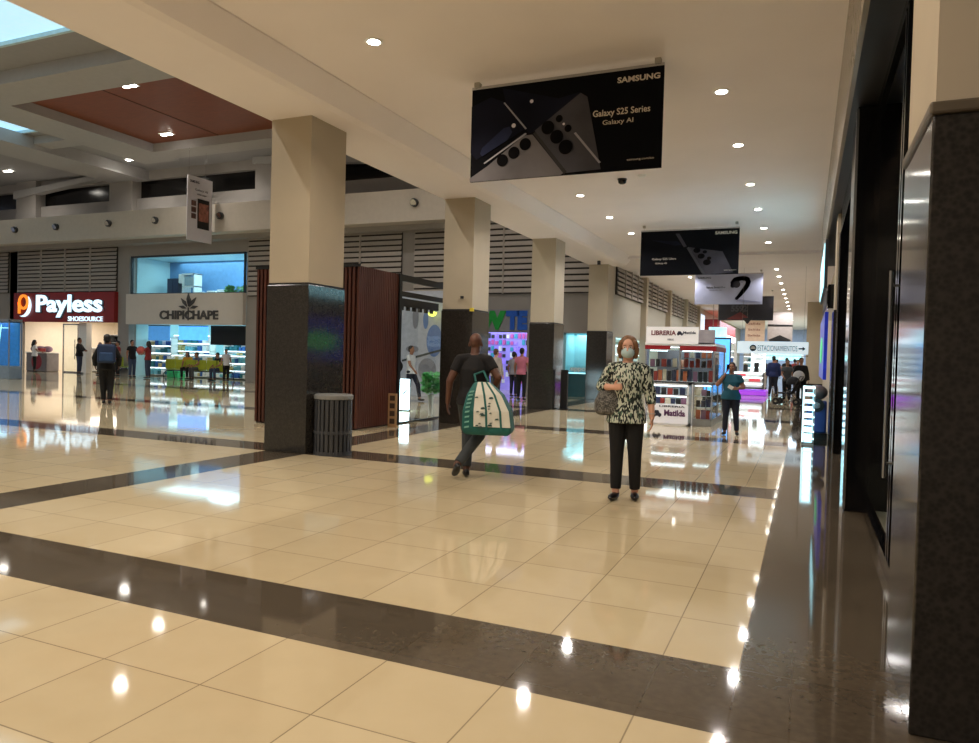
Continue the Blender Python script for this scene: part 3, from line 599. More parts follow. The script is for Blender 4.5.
# trash bin
t = thing('trash_bin', 'round dark slatted metal trash bin at the foot of the first column', 'trash bin', (-6.112, 8.55, 0))
MB().lathe([(.235, .02), (.235, .80)], n=28).build('liner', BLACKM, t, smooth=False)
s = MB()
for k in range(24):
    a = 2 * PI * k / 24; c, sn = math.cos(a), math.sin(a); r = .262; w = .022
    s.add([(r * c - w * sn, r * sn + w * c, .0), (r * c + w * sn, r * sn - w * c, .0), ((r - .012) * c + w * sn, (r - .012) * sn - w * c, .0), ((r - .012) * c - w * sn, (r - .012) * sn + w * c, .0),
           (r * c - w * sn, r * sn + w * c, .80), (r * c + w * sn, r * sn - w * c, .80), ((r - .012) * c + w * sn, (r - .012) * sn - w * c, .80), ((r - .012) * c - w * sn, (r - .012) * sn + w * c, .80)],
          [(0, 3, 2, 1), (4, 5, 6, 7), (0, 1, 5, 4), (1, 2, 6, 5), (2, 3, 7, 6), (3, 0, 4, 7)])
BINM = mat('bin_metal', srgb(58, 60, 64), .35, var=.1)
s.build('slats', BINM, t)
MB().lathe([(.268, .0), (.268, .05), (.25, .05)], n=28).build('bottom_ring', BINM, t); MB().lathe([(.256, .30), (.270, .30), (.270, .34), (.256, .34)], n=28).build('middle_ring', BINM, t)
MB().lathe([(.262, .78), (.275, .79), (.275, .835), (.255, .85), (.10, .855)], n=28).build('rim', mat('bin_rim', srgb(120, 122, 120), .4), t)
# ================================================================ AREA BEHIND THE COLUMNS (middle)
MUR = mat('mural_pale', srgb(176, 182, 200), .5, var=.1)
t = thing('mural_wall', 'pale printed wall with abstract blue shapes between first and second columns', 'wall panel', (-13.0, 22.0, 0))
MB().box(0, 2.3, 0, .15, 0, 3.6).build('panel', MUR, t)
def sh(cx, cz, rx, rz, m, nm_='shape_print', y=-.012): flat(nm_, disc(cx, cz, rx, 24, rz), m, t, y=y)
BL2 = mat('mural_blue', srgb(88, 120, 180), .5); GR2 = mat('mural_grey', srgb(130, 132, 145), .5)
sh(1.35, 1.9, .3, .55, BL2); sh(.6, 2.7, .12, .4, GR2); sh(1.0, 2.6, .1, .3, BL2); sh(1.1, .9, .35, .4, GR2); sh(.5, 1.6, .25, .12, GR2)
flat('line_print', [(.1, 1.15), (.1, 1.22), (1.9, 1.7), (1.9, 1.62)], mat('mural_dark', srgb(40, 55, 60), .5), t, y=-.02)
MB().tube((1.4, -.3, 2.85), (1.4, .0, 2.85), .02).ball((1.4, -.3, 2.8), (.14, .14, .09)).build('lamp_shade', mat('yellow_lamp', (.9, .9, .2, 1), .4, emis=1.2, ecol=(.85, .9, .1), var=0), t)
struct('wall_middle_dark', MB().box(-14.9, -13.0, 22.3, 22.5, 0, 2.2), mat('slate_wall', srgb(70, 74, 84), .5))
struct('wall_middle_return', MB().box(-13.05, -12.95, 22.1, 25.5, 0, 3.6), GREYP)
t = thing('light_stand', 'bright white upright light panel with a dark branch drawing beside the slatted kiosk', 'light panel', (-9.38, 15.9, 0)); MB().box(0, .26, 0, .06, .03, .80).build('light_face', LEDW, t); MB().box(-.01, .27, .0, .09, 0, .03).build('base', DGREY, t)
flat('branch_print', [(.03, .15), (.05, .15), (.13, .42), (.24, .52), (.23, .55), (.11, .46)], BLACKM, t, y=-.006)
area('lamp_spill', (-9.25, 15.7, .45), .7, 7, (.6, .92, 1), (math.radians(90), 0, 0))
t = thing('potted_fern', 'bright green bushy plant on a white pedestal near the second column', 'potted plant', (-7.87, 14.75, 0)); MB().lathe([(.07, 0), (.05, .05), (.05, .3), (.085, .52)], n=16).build('pedestal_pot', WHITE, t, smooth=True); foliage(300, .12, .42, .56, .15, 5).build('foliage', mat('fern_green', srgb(110, 205, 130), .5, var=.3), t)
MB().tube((0, 0, .45), (0, 0, .7), .012).build('stem', mat('stem_brown', srgb(90, 70, 40), .6), t)
PUR = mat('purple_goods', srgb(120, 100, 210), .5, emis=.35, ecol=(.3, .2, .9), var=.6, scale=7)  # faint purple glow put into the goods colour for the shop lighting
shop(-13.1, -9.6, 2.6, 4.5, SHC, (.75, .8, 1), 45, 'toy_shop')
shop(-8.2, -7.2, 2.4, 3.0, SHC, (.5, .95, 1), 16, 'phone_shop')
t = thing('green_blue_sign', 'shop sign of bold green and blue letters between second and third columns', 'shop sign', (-11.6, FY - .12, 0))
MB().box(0, 2.15, 0, .1, 2.38, 3.2).build('sign_board', mat('sign_grey', srgb(140, 140, 145), .5), t)
text('green_lettering', 'W', mat('green_letters', srgb(30, 150, 60), .4), t, .62, 2.79, 1.15, .72, bold=.08, depth=.06); text('blue_lettering', 'TE', mat('blue_letters', srgb(30, 90, 190), .4), t, 1.62, 2.79, .85, .72, bold=.08, depth=.06)
t = thing('goods_wall', 'wall rack of small purple and white packaged goods in the purple-lit shop', 'wall rack', (-12.9, FY + 3.0, 0)); MB().box(0, 3.2, 0, .1, 0, 2.5).build('backboard', mat('lilac_board', srgb(150, 140, 220), .5, emis=.15, ecol=(.4, .3, 1)), t)  # backboard given a faint lilac glow to suit the shop light
rnd = random.Random(3)
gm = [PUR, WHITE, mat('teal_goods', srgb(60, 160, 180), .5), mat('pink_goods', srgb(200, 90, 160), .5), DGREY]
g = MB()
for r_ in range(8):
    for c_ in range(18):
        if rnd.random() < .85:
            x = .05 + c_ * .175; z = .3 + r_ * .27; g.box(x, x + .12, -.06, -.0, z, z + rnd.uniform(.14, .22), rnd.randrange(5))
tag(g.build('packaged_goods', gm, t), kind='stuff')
t = thing('phone_display', 'cyan lit glass phone counter between third and fourth columns', 'display counter', (-8.18, FY + .45, 0)); MB().box(0, .96, 0, .5, 0, .85).build('counter', mat('teal_counter', srgb(40, 90, 100), .3), t); MB().box(0, .96, 0, .5, .85, 1.15).build('glass_top', GLASS, t); MB().box(.02, .94, -.01, 0, .86, .90).build('light_strip', LEDC, t)
text('lettering', 'oppo', WHITE, t, .45, 1.0, .6, .18, bold=.04)
t = thing('goods_wall', 'back wall of small bright phone accessories between third and fourth columns', 'wall rack', (-8.2, FY + 1.6, 0)); MB().box(0, 1.0, 0, .1, 0, 2.3).build('backboard', mat('cyan_board', srgb(110, 200, 220), .5, emis=.2, ecol=(.1, .8, 1)), t)  # cyan shop light partly put into the backboard as emission
g = MB()
for r_ in range(8):
    for c_ in range(7):
        x = .05 + c_ * .135; z = .3 + r_ * .24; g.box(x, x + .09, -.05, -.0, z, z + rnd.uniform(.1, .2), rnd.randrange(5))
tag(g.build('packaged_goods', gm, t), kind='stuff')
t = thing('black_totem', 'narrow black sign stand against the third column', 'totem', (-6.2, 19.5, 0)); MB().box(-.1, .1, 0, .08, .02, 1.1).build('panel', BLACKM, t); MB().box(-.14, .14, -.05, .13, 0, .02).build('base', BLACKM, t)
# ================================================================ SHOE SHOP AND HOME SHOP CONTENT
shelfm = mat('aluminium', srgb(170, 175, 180), .3, metal=.8)
def shelves(lab, x, y, W, H, rows, seed, cols, depth=.4, name='shelf_rack', grp=None, mm=None, lit=False):
    t = thing(name, lab, 'shelf', (x, y, 0), 0, grp); s = MB().box(0, .04, 0, depth, 0, H).box(W - .04, W, 0, depth, 0, H).box(0, W, depth - .02, depth, 0, H)
    for r_ in range(rows + 1): s.box(0, W, 0, depth, .08 + r_ * (H - .1) / rows - .02, .08 + r_ * (H - .1) / rows)
    s.build('frame', WHITE if not mm else mm, t)
    rnd = random.Random(seed); g = MB()
    for r_ in range(rows):
        z = .08 + r_ * (H - .1) / rows; xx = .08
        while xx < W - .25:
            w = rnd.uniform(.1, .28); h = rnd.uniform(.4, .8) * (H - .1) / rows; g.box(xx, xx + w, .05, depth - .06, z, z + h, rnd.randrange(len(cols))); xx += w + rnd.uniform(.02, .12)
    tag(g.build('shelf_goods', cols, t), kind='stuff')
    if lit:
        l = MB()
        for r_ in range(1, rows + 1): l.box(.05, W - .05, .02, .05, .08 + r_ * (H - .1) / rows - .05, .08 + r_ * (H - .1) / rows - .025)
        l.build('light_strips', LEDW, t)
    return t
C1 = [mat('goods_beige', srgb(190, 160, 130), .6), mat('goods_brown', srgb(110, 70, 50), .6), WHITE, mat('goods_red', srgb(150, 40, 50), .6), DGREY]
C2 = [WHITE, mat('goods_aqua', srgb(120, 190, 205), .5), mat('goods_teal', srgb(40, 110, 120), .5), mat('goods_sand', srgb(200, 180, 120), .5), mat('goods_blue', srgb(50, 100, 170), .5)]
shelves('shoe shelf on the right inside the shoe shop', -33.6, FY + 3.2, 2.4, 2.2, 5, 1, C1)
shelves('shoe shelf in the middle of the shoe shop back wall', -36.3, FY + 5.0, 2.3, 2.0, 5, 2, C1)
t = thing('checkout_counter', 'grey round-fronted counter with red print at the shoe shop entrance', 'counter', (-37.6, 25.3, 0)); MB().box(0, 1.6, 0, .7, 0, .95).build('body', mat('counter_grey', srgb(130, 125, 128), .5), t, bevel=.04); flat('red_print', disc(.85, .5, .4), mat('counter_red', srgb(150, 50, 60), .5), t); MB().box(-.03, 1.63, -.03, .73, .95, 1.0).build('top', WHITE, t)
for i in range(5):
    o = MB().ball((0, 0, .16), (.22, .18, .16)).build('bag', mat('lilac_bag', srgb(150, 120, 140), .6), loc=(-37.35 + i * .27, 25.6 + .1 * (i % 2), 1.0), smooth=True); tag(o, 'soft lilac bag heaped on the shoe shop counter', 'bag', 'bags on the shoe shop counter')
t = thing('glass_door', 'tall glass door leaf at the shoe shop entrance', 'glass door', (-35.2, FY + .1, 0)); MB().box(0, .05, 0, .05, 0, 2.5).box(1.1, 1.15, 0, .05, 0, 2.5).box(0, 1.15, 0, .05, 0, .06).box(0, 1.15, 0, .05, 2.44, 2.5).build('frame', CHROME, t); MB().box(.05, 1.1, .02, .03, .06, 2.44).build('pane', GLASS, t); MB().tube((.98, -.05, .7), (.98, -.05, 1.7), .02).build('handle', CHROME, t)
t = thing('entrance_post', 'white post between the two halves of the shoe shop entrance', 'post', (-34.0, FY + .1, 0)); MB().box(0, .55, 0, .3, 0, 2.55).build('post_body', WHITE, t); MB().box(.2, .24, -.05, -.02, .9, 1.7).build('handle', CHROME, t)
shelves('bright stocked shelf at left inside the aqua-lit shop', -30.0, FY + 2.4, 2.5, 2.1, 5, 4, C2, lit=True)
shelves('bright stocked shelf in the middle of the aqua-lit shop', -27.2, FY + 3.0, 2.0, 2.2, 5, 5, C2, lit=True)
shelves('bright stocked shelf at right inside the aqua-lit shop', -25.0, FY + 3.2, 1.9, 2.1, 5, 6, C2, lit=True)
shelves('low counter shelf of small goods behind the yellow bench', -27.3, FY + .8, 4.1, 1.15, 3, 7, C2, lit=True)
for i, (x0, x1, z0, m_, lb) in enumerate([(-29.6, -28.2, 1.75, mat('poster_blue', srgb(70, 130, 190), .5, emis=.3, ecol=(.1, .4, .9)), 'pale blue hanging poster at left in the aqua-lit shop'), (-27.6, -25.8, 1.8, BLUEL, 'bright blue hanging poster in the middle of the aqua-lit shop'), (-25.6, -23.3, 1.6, BLACKM, 'wide black hanging screen at right in the aqua-lit shop')]):
    t = thing('hanging_screen', lb, 'screen', (x0, FY + .5, 0)); MB().box(0, x1 - x0, 0, .04, z0, 2.45).build('panel', m_, t); MB().box(0, x1 - x0, -.01, .05, 2.45, 2.5).build('rail', DGREY, t)
for i in range(3):
    o = MB().box(0, .65, 0, .5, 0, .2).build('green_crate', mat('green_crate', srgb(60, 190, 120), .5, var=.2), loc=(-27.95, FY + .15, i * .21), bevel=.015); tag(o, ['bright green crate, bottom of the stack by the yellow bench', 'bright green crate, middle of the stack by the yellow bench', 'bright green crate, top of the stack by the yellow bench'][i], 'crate', 'stack of green crates')
YG = mat('yellow_green', srgb(150, 160, 30), .5, var=.1)
def bench(x, y, W, lab):
    t = thing('bench', lab, 'bench', (x, y, 0), 0, 'yellow-green benches'); n = int(W / .62)
    for k in range(n):
        MB().box(k * .62, k * .62 + .58, -.02, .04, .45, .9).build('backrest', YG, t, bevel=.02); MB().box(k * .62, k * .62 + .58, .04, .5, .40, .44).build('seat', YG, t, bevel=.01)
    MB().box(0, n * .62, .2, .25, .35, .40).build('rail', CHROME, t)
    for xx in (.05, n * .62 - .1): MB().path([(xx, -.15, .0), (xx, -.18, .2), (xx, .0, .36), (xx, .4, .36), (xx, .48, 0)], .02).build('leg', BLACKM, t)
bench(-27.0, 24.7, 3.8, 'long yellow-green bench seats in front of the aqua-lit shop')
bench(-31.3, 25.0, 1.3, 'short yellow-green bench behind the standing group')
# lit glass showcase at left edge
t = thing('glass_showcase', 'tall blue-lit glass showcase at the left edge of the picture', 'showcase', (-33.15, 18.8, 0)); t.scale = (1, .33, .94)
MB().box(0, 4.2, 0, 1.6, 0, .55).build('base', mat('showcase_base', srgb(120, 135, 150), .3), t, bevel=.02)
f = MB()
for xx in (0, 1.4, 2.8, 4.14): f.box(xx, xx + .06, 0, .06, .55, 2.5).box(xx, xx + .06, 1.54, 1.6, .55, 2.5)
f.box(0, 4.2, 0, .06, 2.44, 2.5).box(0, 4.2, 1.54, 1.6, 2.44, 2.5).box(4.14, 4.2, 0, 1.6, 2.44, 2.5).box(0, 4.2, 0, 1.6, 2.5, 2.54)
f.build('frame', shelfm, t); MB().box(.06, 4.14, .02, .03, .55, 2.44).box(4.16, 4.17, .06, 1.54, .55, 2.44).build('glass_wall', GLASS, t)
MB().box(.1, 4.1, 1.3, 1.5, .56, 2.4).build('back_panel', mat('showcase_blue', srgb(20, 60, 120), .3, emis=.15, ecol=(.05, .4, 1), var=.5), t)
l = MB().box(.1, 4.1, .1, .14, 2.15, 2.18)
for xx in (.7, 2.2, 3.3): l.tube((xx, .3, .7), (xx + .25, .3, 2.3), .025, n=8)
l.build('light_tubes', LEDC, t); area('showcase_light', (-31.1, 19.05, 2.27), 3.4, 12, (.4, .8, 1), sy=.3)
shelves('shoe rack just inside the right half of the shoe shop entrance', -33.2, FY + .9, 1.9, 2.0, 5, 11, C1)
shelves('low shoe rack beside the glass door of the shoe shop', -35.0, FY + 1.6, .95, 1.3, 3, 12, C1)
shelves('tall bright stocked shelf standing forward at left in the aqua-lit shop', -30.0, FY + .9, 1.5, 1.9, 5, 13, C2, lit=True)
shelves('low bright counter shelf behind the standing group', -28.3, FY + .7, .85, 1.1, 3, 14, C2, lit=True)
# ================================================================ SIDE WALL BEYOND THE COLUMNS
struct('wall_left_far', MB().box(-7.1, -6.7, 25.9, 50, 2.3, 5.3).box(-7.1, -6.7, 25.9, 27.4, 0, 2.3).box(-7.1, -6.7, 36, 37, 0, 2.3).box(-7.1, -6.7, 44, 50, 0, 2.3), mat('corridor_wall', srgb(176, 172, 158), .6, var=.03))
struct('wall_left_end', MB().box(-7.1, -6.7, 50, 92, 0, 5.3), CREAM)
pls = [25.9, 32.1, 38.2, 43.8, 49.4]
for i in range(4):
    y0, y1 = pls[i] + (.1 if i else 1.2), pls[i + 1] - .35
    t = thing('louver_grille', 'corridor wall louver grille, %s from the fourth column' % ['first', 'second', 'third', 'fourth'][i], 'louver grille', (-6.695, y0, 0), math.radians(90), 'louvered grilles on the facades')
    W = y1 - y0; MB().box(0, W, -.04, 0, 3.88, 4.95).build('backing', SLATB, t); s = MB()
    for k in range(6): s.prism([(-.12, 3.90 + k * .175), (-.08, 4.02 + k * .175), (-.05, 4.02 + k * .175), (-.09, 3.90 + k * .175)], 0, W, 'x')
    s.build('slats', SLAT, t)
    for k in range(1, 4): MB().box(W * k / 4 - .03, W * k / 4 + .03, -.14, -.03, 3.88, 4.98).build('mullion', SLAT, t)
for i, y in enumerate(pls[1:]): struct('trim_pilaster_%d' % (i + 1), MB().box(-6.72, -6.45, y - .3, y + .05, 0, 5.02), CREAM)
s = MB().box(-10, -9.9, 27, 44, 0, 2.5).box(-10, -7.1, 27, 27.1, 0, 2.5).box(-10, -7.1, 27, 44, 2.4, 2.5); struct('wall_side_shops', s, SHC)
area('side_shop_light', (-8.6, 31.5, 2.3), 2, 110, (.75, .95, 1), sy=8); area('side_shop_light', (-8.6, 40.5, 2.3), 2, 70, (1, .95, .85), sy=6)
for i, y in enumerate((27.8, 30.2, 32.8, 37.5)):
    t = shelves(['lit goods shelf just right of the fourth column', 'second lit goods shelf right of the fourth column', 'third lit goods shelf along the corridor wall', 'lit goods shelf farthest along the corridor wall'][i], -8.0, y, 2.0, 2.1, 5, 20 + i, C2, lit=True); t.rotation_euler = (0, 0, math.radians(90))
# ================================================================ BOOKSHOP KIOSK
ALU = shelfm
BK = [mat('book_navy', srgb(40, 44, 70), .5), mat('book_red', srgb(150, 50, 40), .5), mat('book_cream', srgb(200, 185, 160), .5), mat('book_black', srgb(30, 28, 30), .5), mat('book_mauve', srgb(130, 90, 110), .5), mat('book_orange', srgb(190, 100, 60), .5)]
bkn = [0]
def books(x, y, z, n, step, w, h, lab, grp, seed, upright=True, axis='x'):
    rnd = random.Random(seed); base = None
    for i in range(n):
        ww = w * rnd.uniform(.8, 1.1); hh = h * rnd.uniform(.85, 1.1)
        mm = BK[rnd.randrange(len(BK))]
        m = MB().box(0, ww, 0, .03, 0, hh, 0).box(.004, ww - .002, .004, .026, hh - .003, hh + .002, 1)
        o = m.build('book', [mm, BK[2]], loc=(x + (i * step if axis == 'x' else 0), y + (i * step if axis == 'y' else 0), z))
        if axis == 'y': o.rotation_euler = (0, 0, math.radians(90))
        tag(o, lab, 'book', grp)
t = thing('bookshop_kiosk', 'glass bookshop kiosk with white fascia sign and red header boards', 'kiosk', (-3.45, 17.0, 0))
f = MB()
for xx in (0, .78, 1.54): 
    for yy in (0, 2.2): f.box(xx, xx + .035, yy, yy + .035, .95, 1.82)
f.box(0, 1.575, 0, .035, .93, .97).box(0, 1.575, 2.2, 2.235, .93, .97).box(0, .035, 0, 2.2, .93, .97).box(1.54, 1.575, 0, 2.2, .93, .97)
f.build('frame', ALU, t)
MB().box(.04, 1.54, .01, .018, .97, 1.70).box(1.552, 1.56, .04, 2.2, .97, 1.7).build('glass_wall', GLASS, t)
MB().box(0, 1.575, -.01, 2.24, 1.80, 1.86).build('roof_board', WHITE, t)
MB().box(0, .58, -.02, 0, 1.70, 1.79).box(.80, 1.575, -.02, 0, 1.68, 1.79).box(1.575, 1.595, 0, 2.2, 1.68, 1.79).build('header_board', mat('header_red', srgb(150, 25, 35), .4), t)
MB().box(0.02, 1.2, -.03, 0.0, 1.83, 2.22).build('fascia_sign', mat('fascia_sign_white', srgb(225, 222, 218), .5, emis=.12, ecol=(1, .97, .95), var=0), t)
MB().box(1.2, 1.56, -.01, .02, 1.83, 2.16).build('fascia_side', mat('fascia_grey', srgb(165, 160, 165), .5), t)
RD = mat('letters_dark_red', srgb(110, 30, 40), .5, var=0)
text('lettering', 'LIBRERIA', RD, t, .42, 2.08, .56, .11, y=-.034, bold=.03); text('small_lettering', 'Matilda', DK, t, 1.0, 2.09, .28, .06, y=-.034, bold=.02)
text('small_lettering', 'LIBROS', DK, t, .58, 1.93, .14, .04, y=-.034)
car = MB().prism([(.72, 2.04), (.86, 2.04), (.86, 2.07), (.83, 2.08), (.80, 2.12), (.75, 2.12), (.73, 2.08), (.72, 2.07)], -.04, -.034).prism(disc(.75, 2.04, .018), -.042, -.035).prism(disc(.83, 2.04, .018), -.042, -.035); car.build('car_emblem', DK, t)
s = MB().box(.05, 1.52, .9, 1.3, .97, 1.0).box(.05, .75, .15, .5, 1.28, 1.3).box(.82, 1.52, .15, .5, 1.28, 1.3).box(.82, 1.52, .15, .5, 1.5, 1.52).box(.05, 1.52, 1.3, 1.33, .97, 1.7); s.build('shelves', mat('shelf_grey', srgb(95, 95, 100), .4), t)
MB().box(.84, 1.5, .1, .13, 1.66, 1.68).box(.1, .5, .1, .13, 1.66, 1.68).build('light_strips', LEDW, t)
MB().box(.05, 1.54, 0, 2.2, .93, .96).build('counter_floor', WHITE, t)
# left lit case with poster
t = thing('display_case', 'white display case with two lit shelves and a bookshop poster', 'display case', (-3.17, 16.45, 0))
MB().box(0, .04, 0, .5, 0, .93).box(.78, .82, 0, .5, 0, .93).box(0, .82, .46, .5, 0, .93).box(0, .82, 0, .5, .90, .93).box(0, .82, 0, .5, .66, .68).box(0, .82, 0, .5, .46, .48).box(0, .82, 0, .5, 0, .05).build('carcass', WHITEG, t)
MB().box(.04, .78, .02, .05, .875, .895).box(.04, .78, .02, .05, .64, .655).build('light_strips', LEDW, t)
MB().box(0, .82, -.012, 0, .04, .46).build('poster', mat('poster_white2', srgb(230, 228, 232), .5, emis=.1, ecol=(1, 1, 1), var=0), t)
text('lettering', 'LIBRERIA', DK, t, .47, .425, .56, .04, y=-.016, bold=.02)
text('lettering', 'Matilda', mat('letters_purple', srgb(90, 40, 90), .5), t, .53, .28, .46, .14, y=-.016, bold=.04)
MB().prism([(.05, .2), (.24, .2), (.24, .25), (.2, .27), (.17, .33), (.1, .33), (.07, .27), (.05, .25)], -.02, -.014).prism(disc(.09, .2, .025), -.022, -.015).prism(disc(.2, .2, .025), -.022, -.015).build('car_emblem', DK, t)
books(-3.10, 16.55, .68, 5, .135, .12, .16, 'small book standing on the upper lit shelf of the white case', 'books on the upper shelf of the white case', 1)
books(-3.10, 16.55, .48, 6, .115, .11, .13, 'small book standing on the lower lit shelf of the white case', 'books on the lower shelf of the white case', 2)
# right glass case
t = thing('display_case', 'aluminium framed glass display case at the right corner of the bookshop kiosk', 'display case', (-2.30, 16.75, 0))
W, D = .42, 2.3
f = MB().box(0, W, 0, D, 0, .12).box(0, W, 0, D, .12, .15)
for xx, yy in ((0, 0), (W - .03, 0), (0, D - .03), (W - .03, D - .03), (W - .03, D / 2)): f.box(xx, xx + .03, yy, yy + .03, .12, .95)
f.box(0, W, 0, .03, .92, .95).box(0, W, D - .03, D, .92, .95).box(0, .03, 0, D, .92, .95).box(W - .03, W, 0, D, .92, .95)
f.build('frame', ALU, t)
MB().box(.03, W - .03, .03, D - .03, .41, .42).box(.03, W - .03, .03, D - .03, .66, .67).build('shelves', mat('frosted_shelf', srgb(200, 210, 210), .3), t)
MB().box(.03, W - .03, .01, .018, .15, .92).box(W - .018, W - .01, .03, D - .03, .15, .92).box(0, W, 0, D, .95, .96).build('glass_wall', GLASS, t)
MB().box(.04, W - .04, .04, .07, .885, .905).build('light_strip', LEDW, t)
books(-2.24, 16.85, .67, 3, .11, .1, .15, 'small book on the top shelf of the glass case front', 'books on the top shelf of the glass case', 3)
books(-2.24, 16.85, .42, 3, .11, .1, .17, 'small book on the middle shelf of the glass case front', 'books on the middle shelf of the glass case', 4)
books(-2.24, 16.85, .15, 3, .11, .1, .2, 'book on the bottom shelf of the glass case front', 'books on the bottom shelf of the glass case', 5)
books(-3.38, 17.2, .97, 7, .105, .09, .26, 'book standing in the left half of the kiosk window', 'books in the left half of the kiosk window', 6)
books(-2.60, 17.2, .97, 6, .115, .1, .27, 'book standing low in the right half of the kiosk window', 'books low in the right half of the kiosk window', 7)
books(-2.60, 17.3, 1.30, 5, .13, .11, .18, 'book on the middle shelf in the right half of the kiosk window', 'books on the middle shelf of the kiosk window', 8)
books(-2.60, 17.3, 1.52, 5, .13, .11, .13, 'book on the highest shelf in the right half of the kiosk window', 'books on the highest shelf of the kiosk window', 9)
books(-3.38, 17.3, 1.30, 5, .13, .11, .18, 'book on the shelf in the left half of the kiosk window', 'books on the shelf of the left kiosk window', 10)
area('kiosk_light', (-2.6, 18.0, 1.78), 1.2, 9, (.85, .95, 1), sy=1.2)
# ================================================================ MIDDLE / FAR CORRIDOR
t = thing('phone_kiosk', 'white phone kiosk with lit shelves standing on a glowing purple base', 'kiosk', (-3.0, 33.6, 0))
MB().box(-.1, 1.45, -.1, 2.3, .03, .20).build('purple_base', mat('purple_glow', (.5, .1, .9, 1), .3, emis=.22, ecol=(.4, .06, .9), var=0), t)
f = MB().box(0, 1.35, 0, 2.2, .3, .36).box(0, 1.35, 0, .06, .3, 1.0).box(0, .06, 0, 2.2, .36, 1.0).box(1.29, 1.35, 0, 2.2, .36, 1.0).box(0, .06, .8, 1.0, 1.0, 2.3).box(.75, 1.35, .8, .86, 1.0, 2.3)
for z in (.55, .8, 1.0): f.box(0, 1.35, -.05, 2.2, z, z + .03)
f.build('body', WHITE, t)
l = MB()
for z in (.5, .76, .96): l.box(.05, 1.3, -.07, -.05, z, z + .03)
for z in (1.2, 1.45, 1.7, 1.95, 2.2): l.box(.78, 1.32, .76, .80, z, z + .03)
l.box(.76, .79, .74, .79, 1.0, 2.25).box(1.31, 1.34, .74, .79, .3, 2.25); l.build('light_strips', LEDW, t)
MB().box(.2, .6, -.07, -.052, .84, .95).box(.75, 1.2, -.07, -.052, .62, .74).build('red_print', mat('soft_red', srgb(220, 90, 100), .4, emis=.3), t)
for i, x in enumerate((.0, .45, .9)): MB().box(x + .02, x + .2, .3, .5, 1.03, 1.25 + .1 * i).build('phone_stand', DGREY, t)
t = thing('blue_screen', 'bright blue upright advertising screen behind the bookshop kiosk', 'screen', (-2.75, 22.0, 0)); MB().box(0, .75, 0, .08, .2, 2.15).build('casing', DGREY, t); MB().box(.03, .72, -.01, 0, .5, 2.1).build('display', BLUEL, t); MB().box(.1, .65, -.15, .25, 0, .03).box(.3, .45, 0, .06, .03, .2).build('base', DGREY, t)
t = thing('hanging_light_box', 'bright cyan light box sign hanging over the corridor, far left side', 'light box', (-4.9, 41, 0)); MB().box(0, .9, 0, .3, 2.4, 3.3).build('light_face', mat('cyan_lit', (.4, .8, .95, 1), .4, emis=.9, ecol=(.3, .75, 1), var=.5, scale=3), t); MB().tube((.45, .15, 3.3), (.45, .15, 5.02), .02, n=6).build('hanger', CHROME, t)
for i, (x, y, w, h, lb) in enumerate([(-4.6, 44, .9, 2.1, 'lit white glass cabinet on the left of the far corridor'), (-3.6, 48, 1.0, 2.2, 'bright goods cabinet beyond the purple kiosk'), (-5.9, 34, 1.2, 2.1, 'lit goods cabinet against the corridor wall')]):
    shelves(lb, x, y, w, h, 6, 40 + i, C2, name='lit_cabinet', lit=True)
t = thing('red_shop_sign', 'long red and white lit shop fascia projecting from the far corridor wall', 'shop sign', (-5.85, 53.3, 0), 0)
MB().box(-.85, .15, 0, 13, 3.0, 4.35).build('sign_board', mat('red_lit', srgb(180, 50, 38), .4, emis=.15, ecol=(1, .15, .08), var=.3, scale=2), t); MB().box(-.85, .22, -.15, 0.1, 2.95, 4.4).build('end_post', RED, t)
MB().box(.15, .2, .2, 13, 3.0, 3.5).build('white_band', mat('white_lit', (.9, .9, 1, 1), .4, emis=.8, ecol=(.8, .88, 1), var=.3), t)
t = thing('lit_poster', 'pale lit poster on the corridor wall just before the red fascia', 'poster', (-6.66, 50.4, 0), math.radians(90)); MB().box(0, 2.2, -.08, 0, 3.3, 4.6).build('panel', mat('poster_lit', (.7, .8, .9, 1), .4, emis=.5, ecol=(.65, .8, 1), var=.4), t); MB().box(-.05, 2.25, -.06, 0, 3.25, 3.3).box(-.05, 2.25, -.06, 0, 4.6, 4.65).build('frame', ALU, t)
t = thing('round_clock_sign', 'small round white lit sign over the far left shops', 'sign', (-4.6, 40.2, 2.2)); MB().tube((0, 0, 0), (0, .08, 0), .22, n=20).build('sign_face', mat('white_lit', WHITE.diffuse_color, .4), t); MB().tube((0, .04, .2), (0, .04, 2.8), .015, n=6).build('hanger', CHROME, t)
t = thing('end_entrance', 'bright aqua shop entrance closing the far end of the corridor', 'shop front', (-3.6, 70, 0)); MB().box(0, 3.4, 0, .2, 2.3, 2.9).build('sign_board', WHITE, t); MB().box(.2, 3.2, .05, .1, 1.7, 2.25).build('lit_board', mat('aqua_lit', (.4, .9, .9, 1), .4, emis=.6, ecol=(.3, .8, .85), var=.4), t); MB().box(0, .2, 0, .2, 0, 2.3).build('post', WHITE, t); MB().box(3.2, 3.4, 0, .2, 0, 2.3).build('post', WHITE, t)
area('far_glow', (-2.5, 70, 4.9), 4, 900, (.6, .8, 1), sy=20)
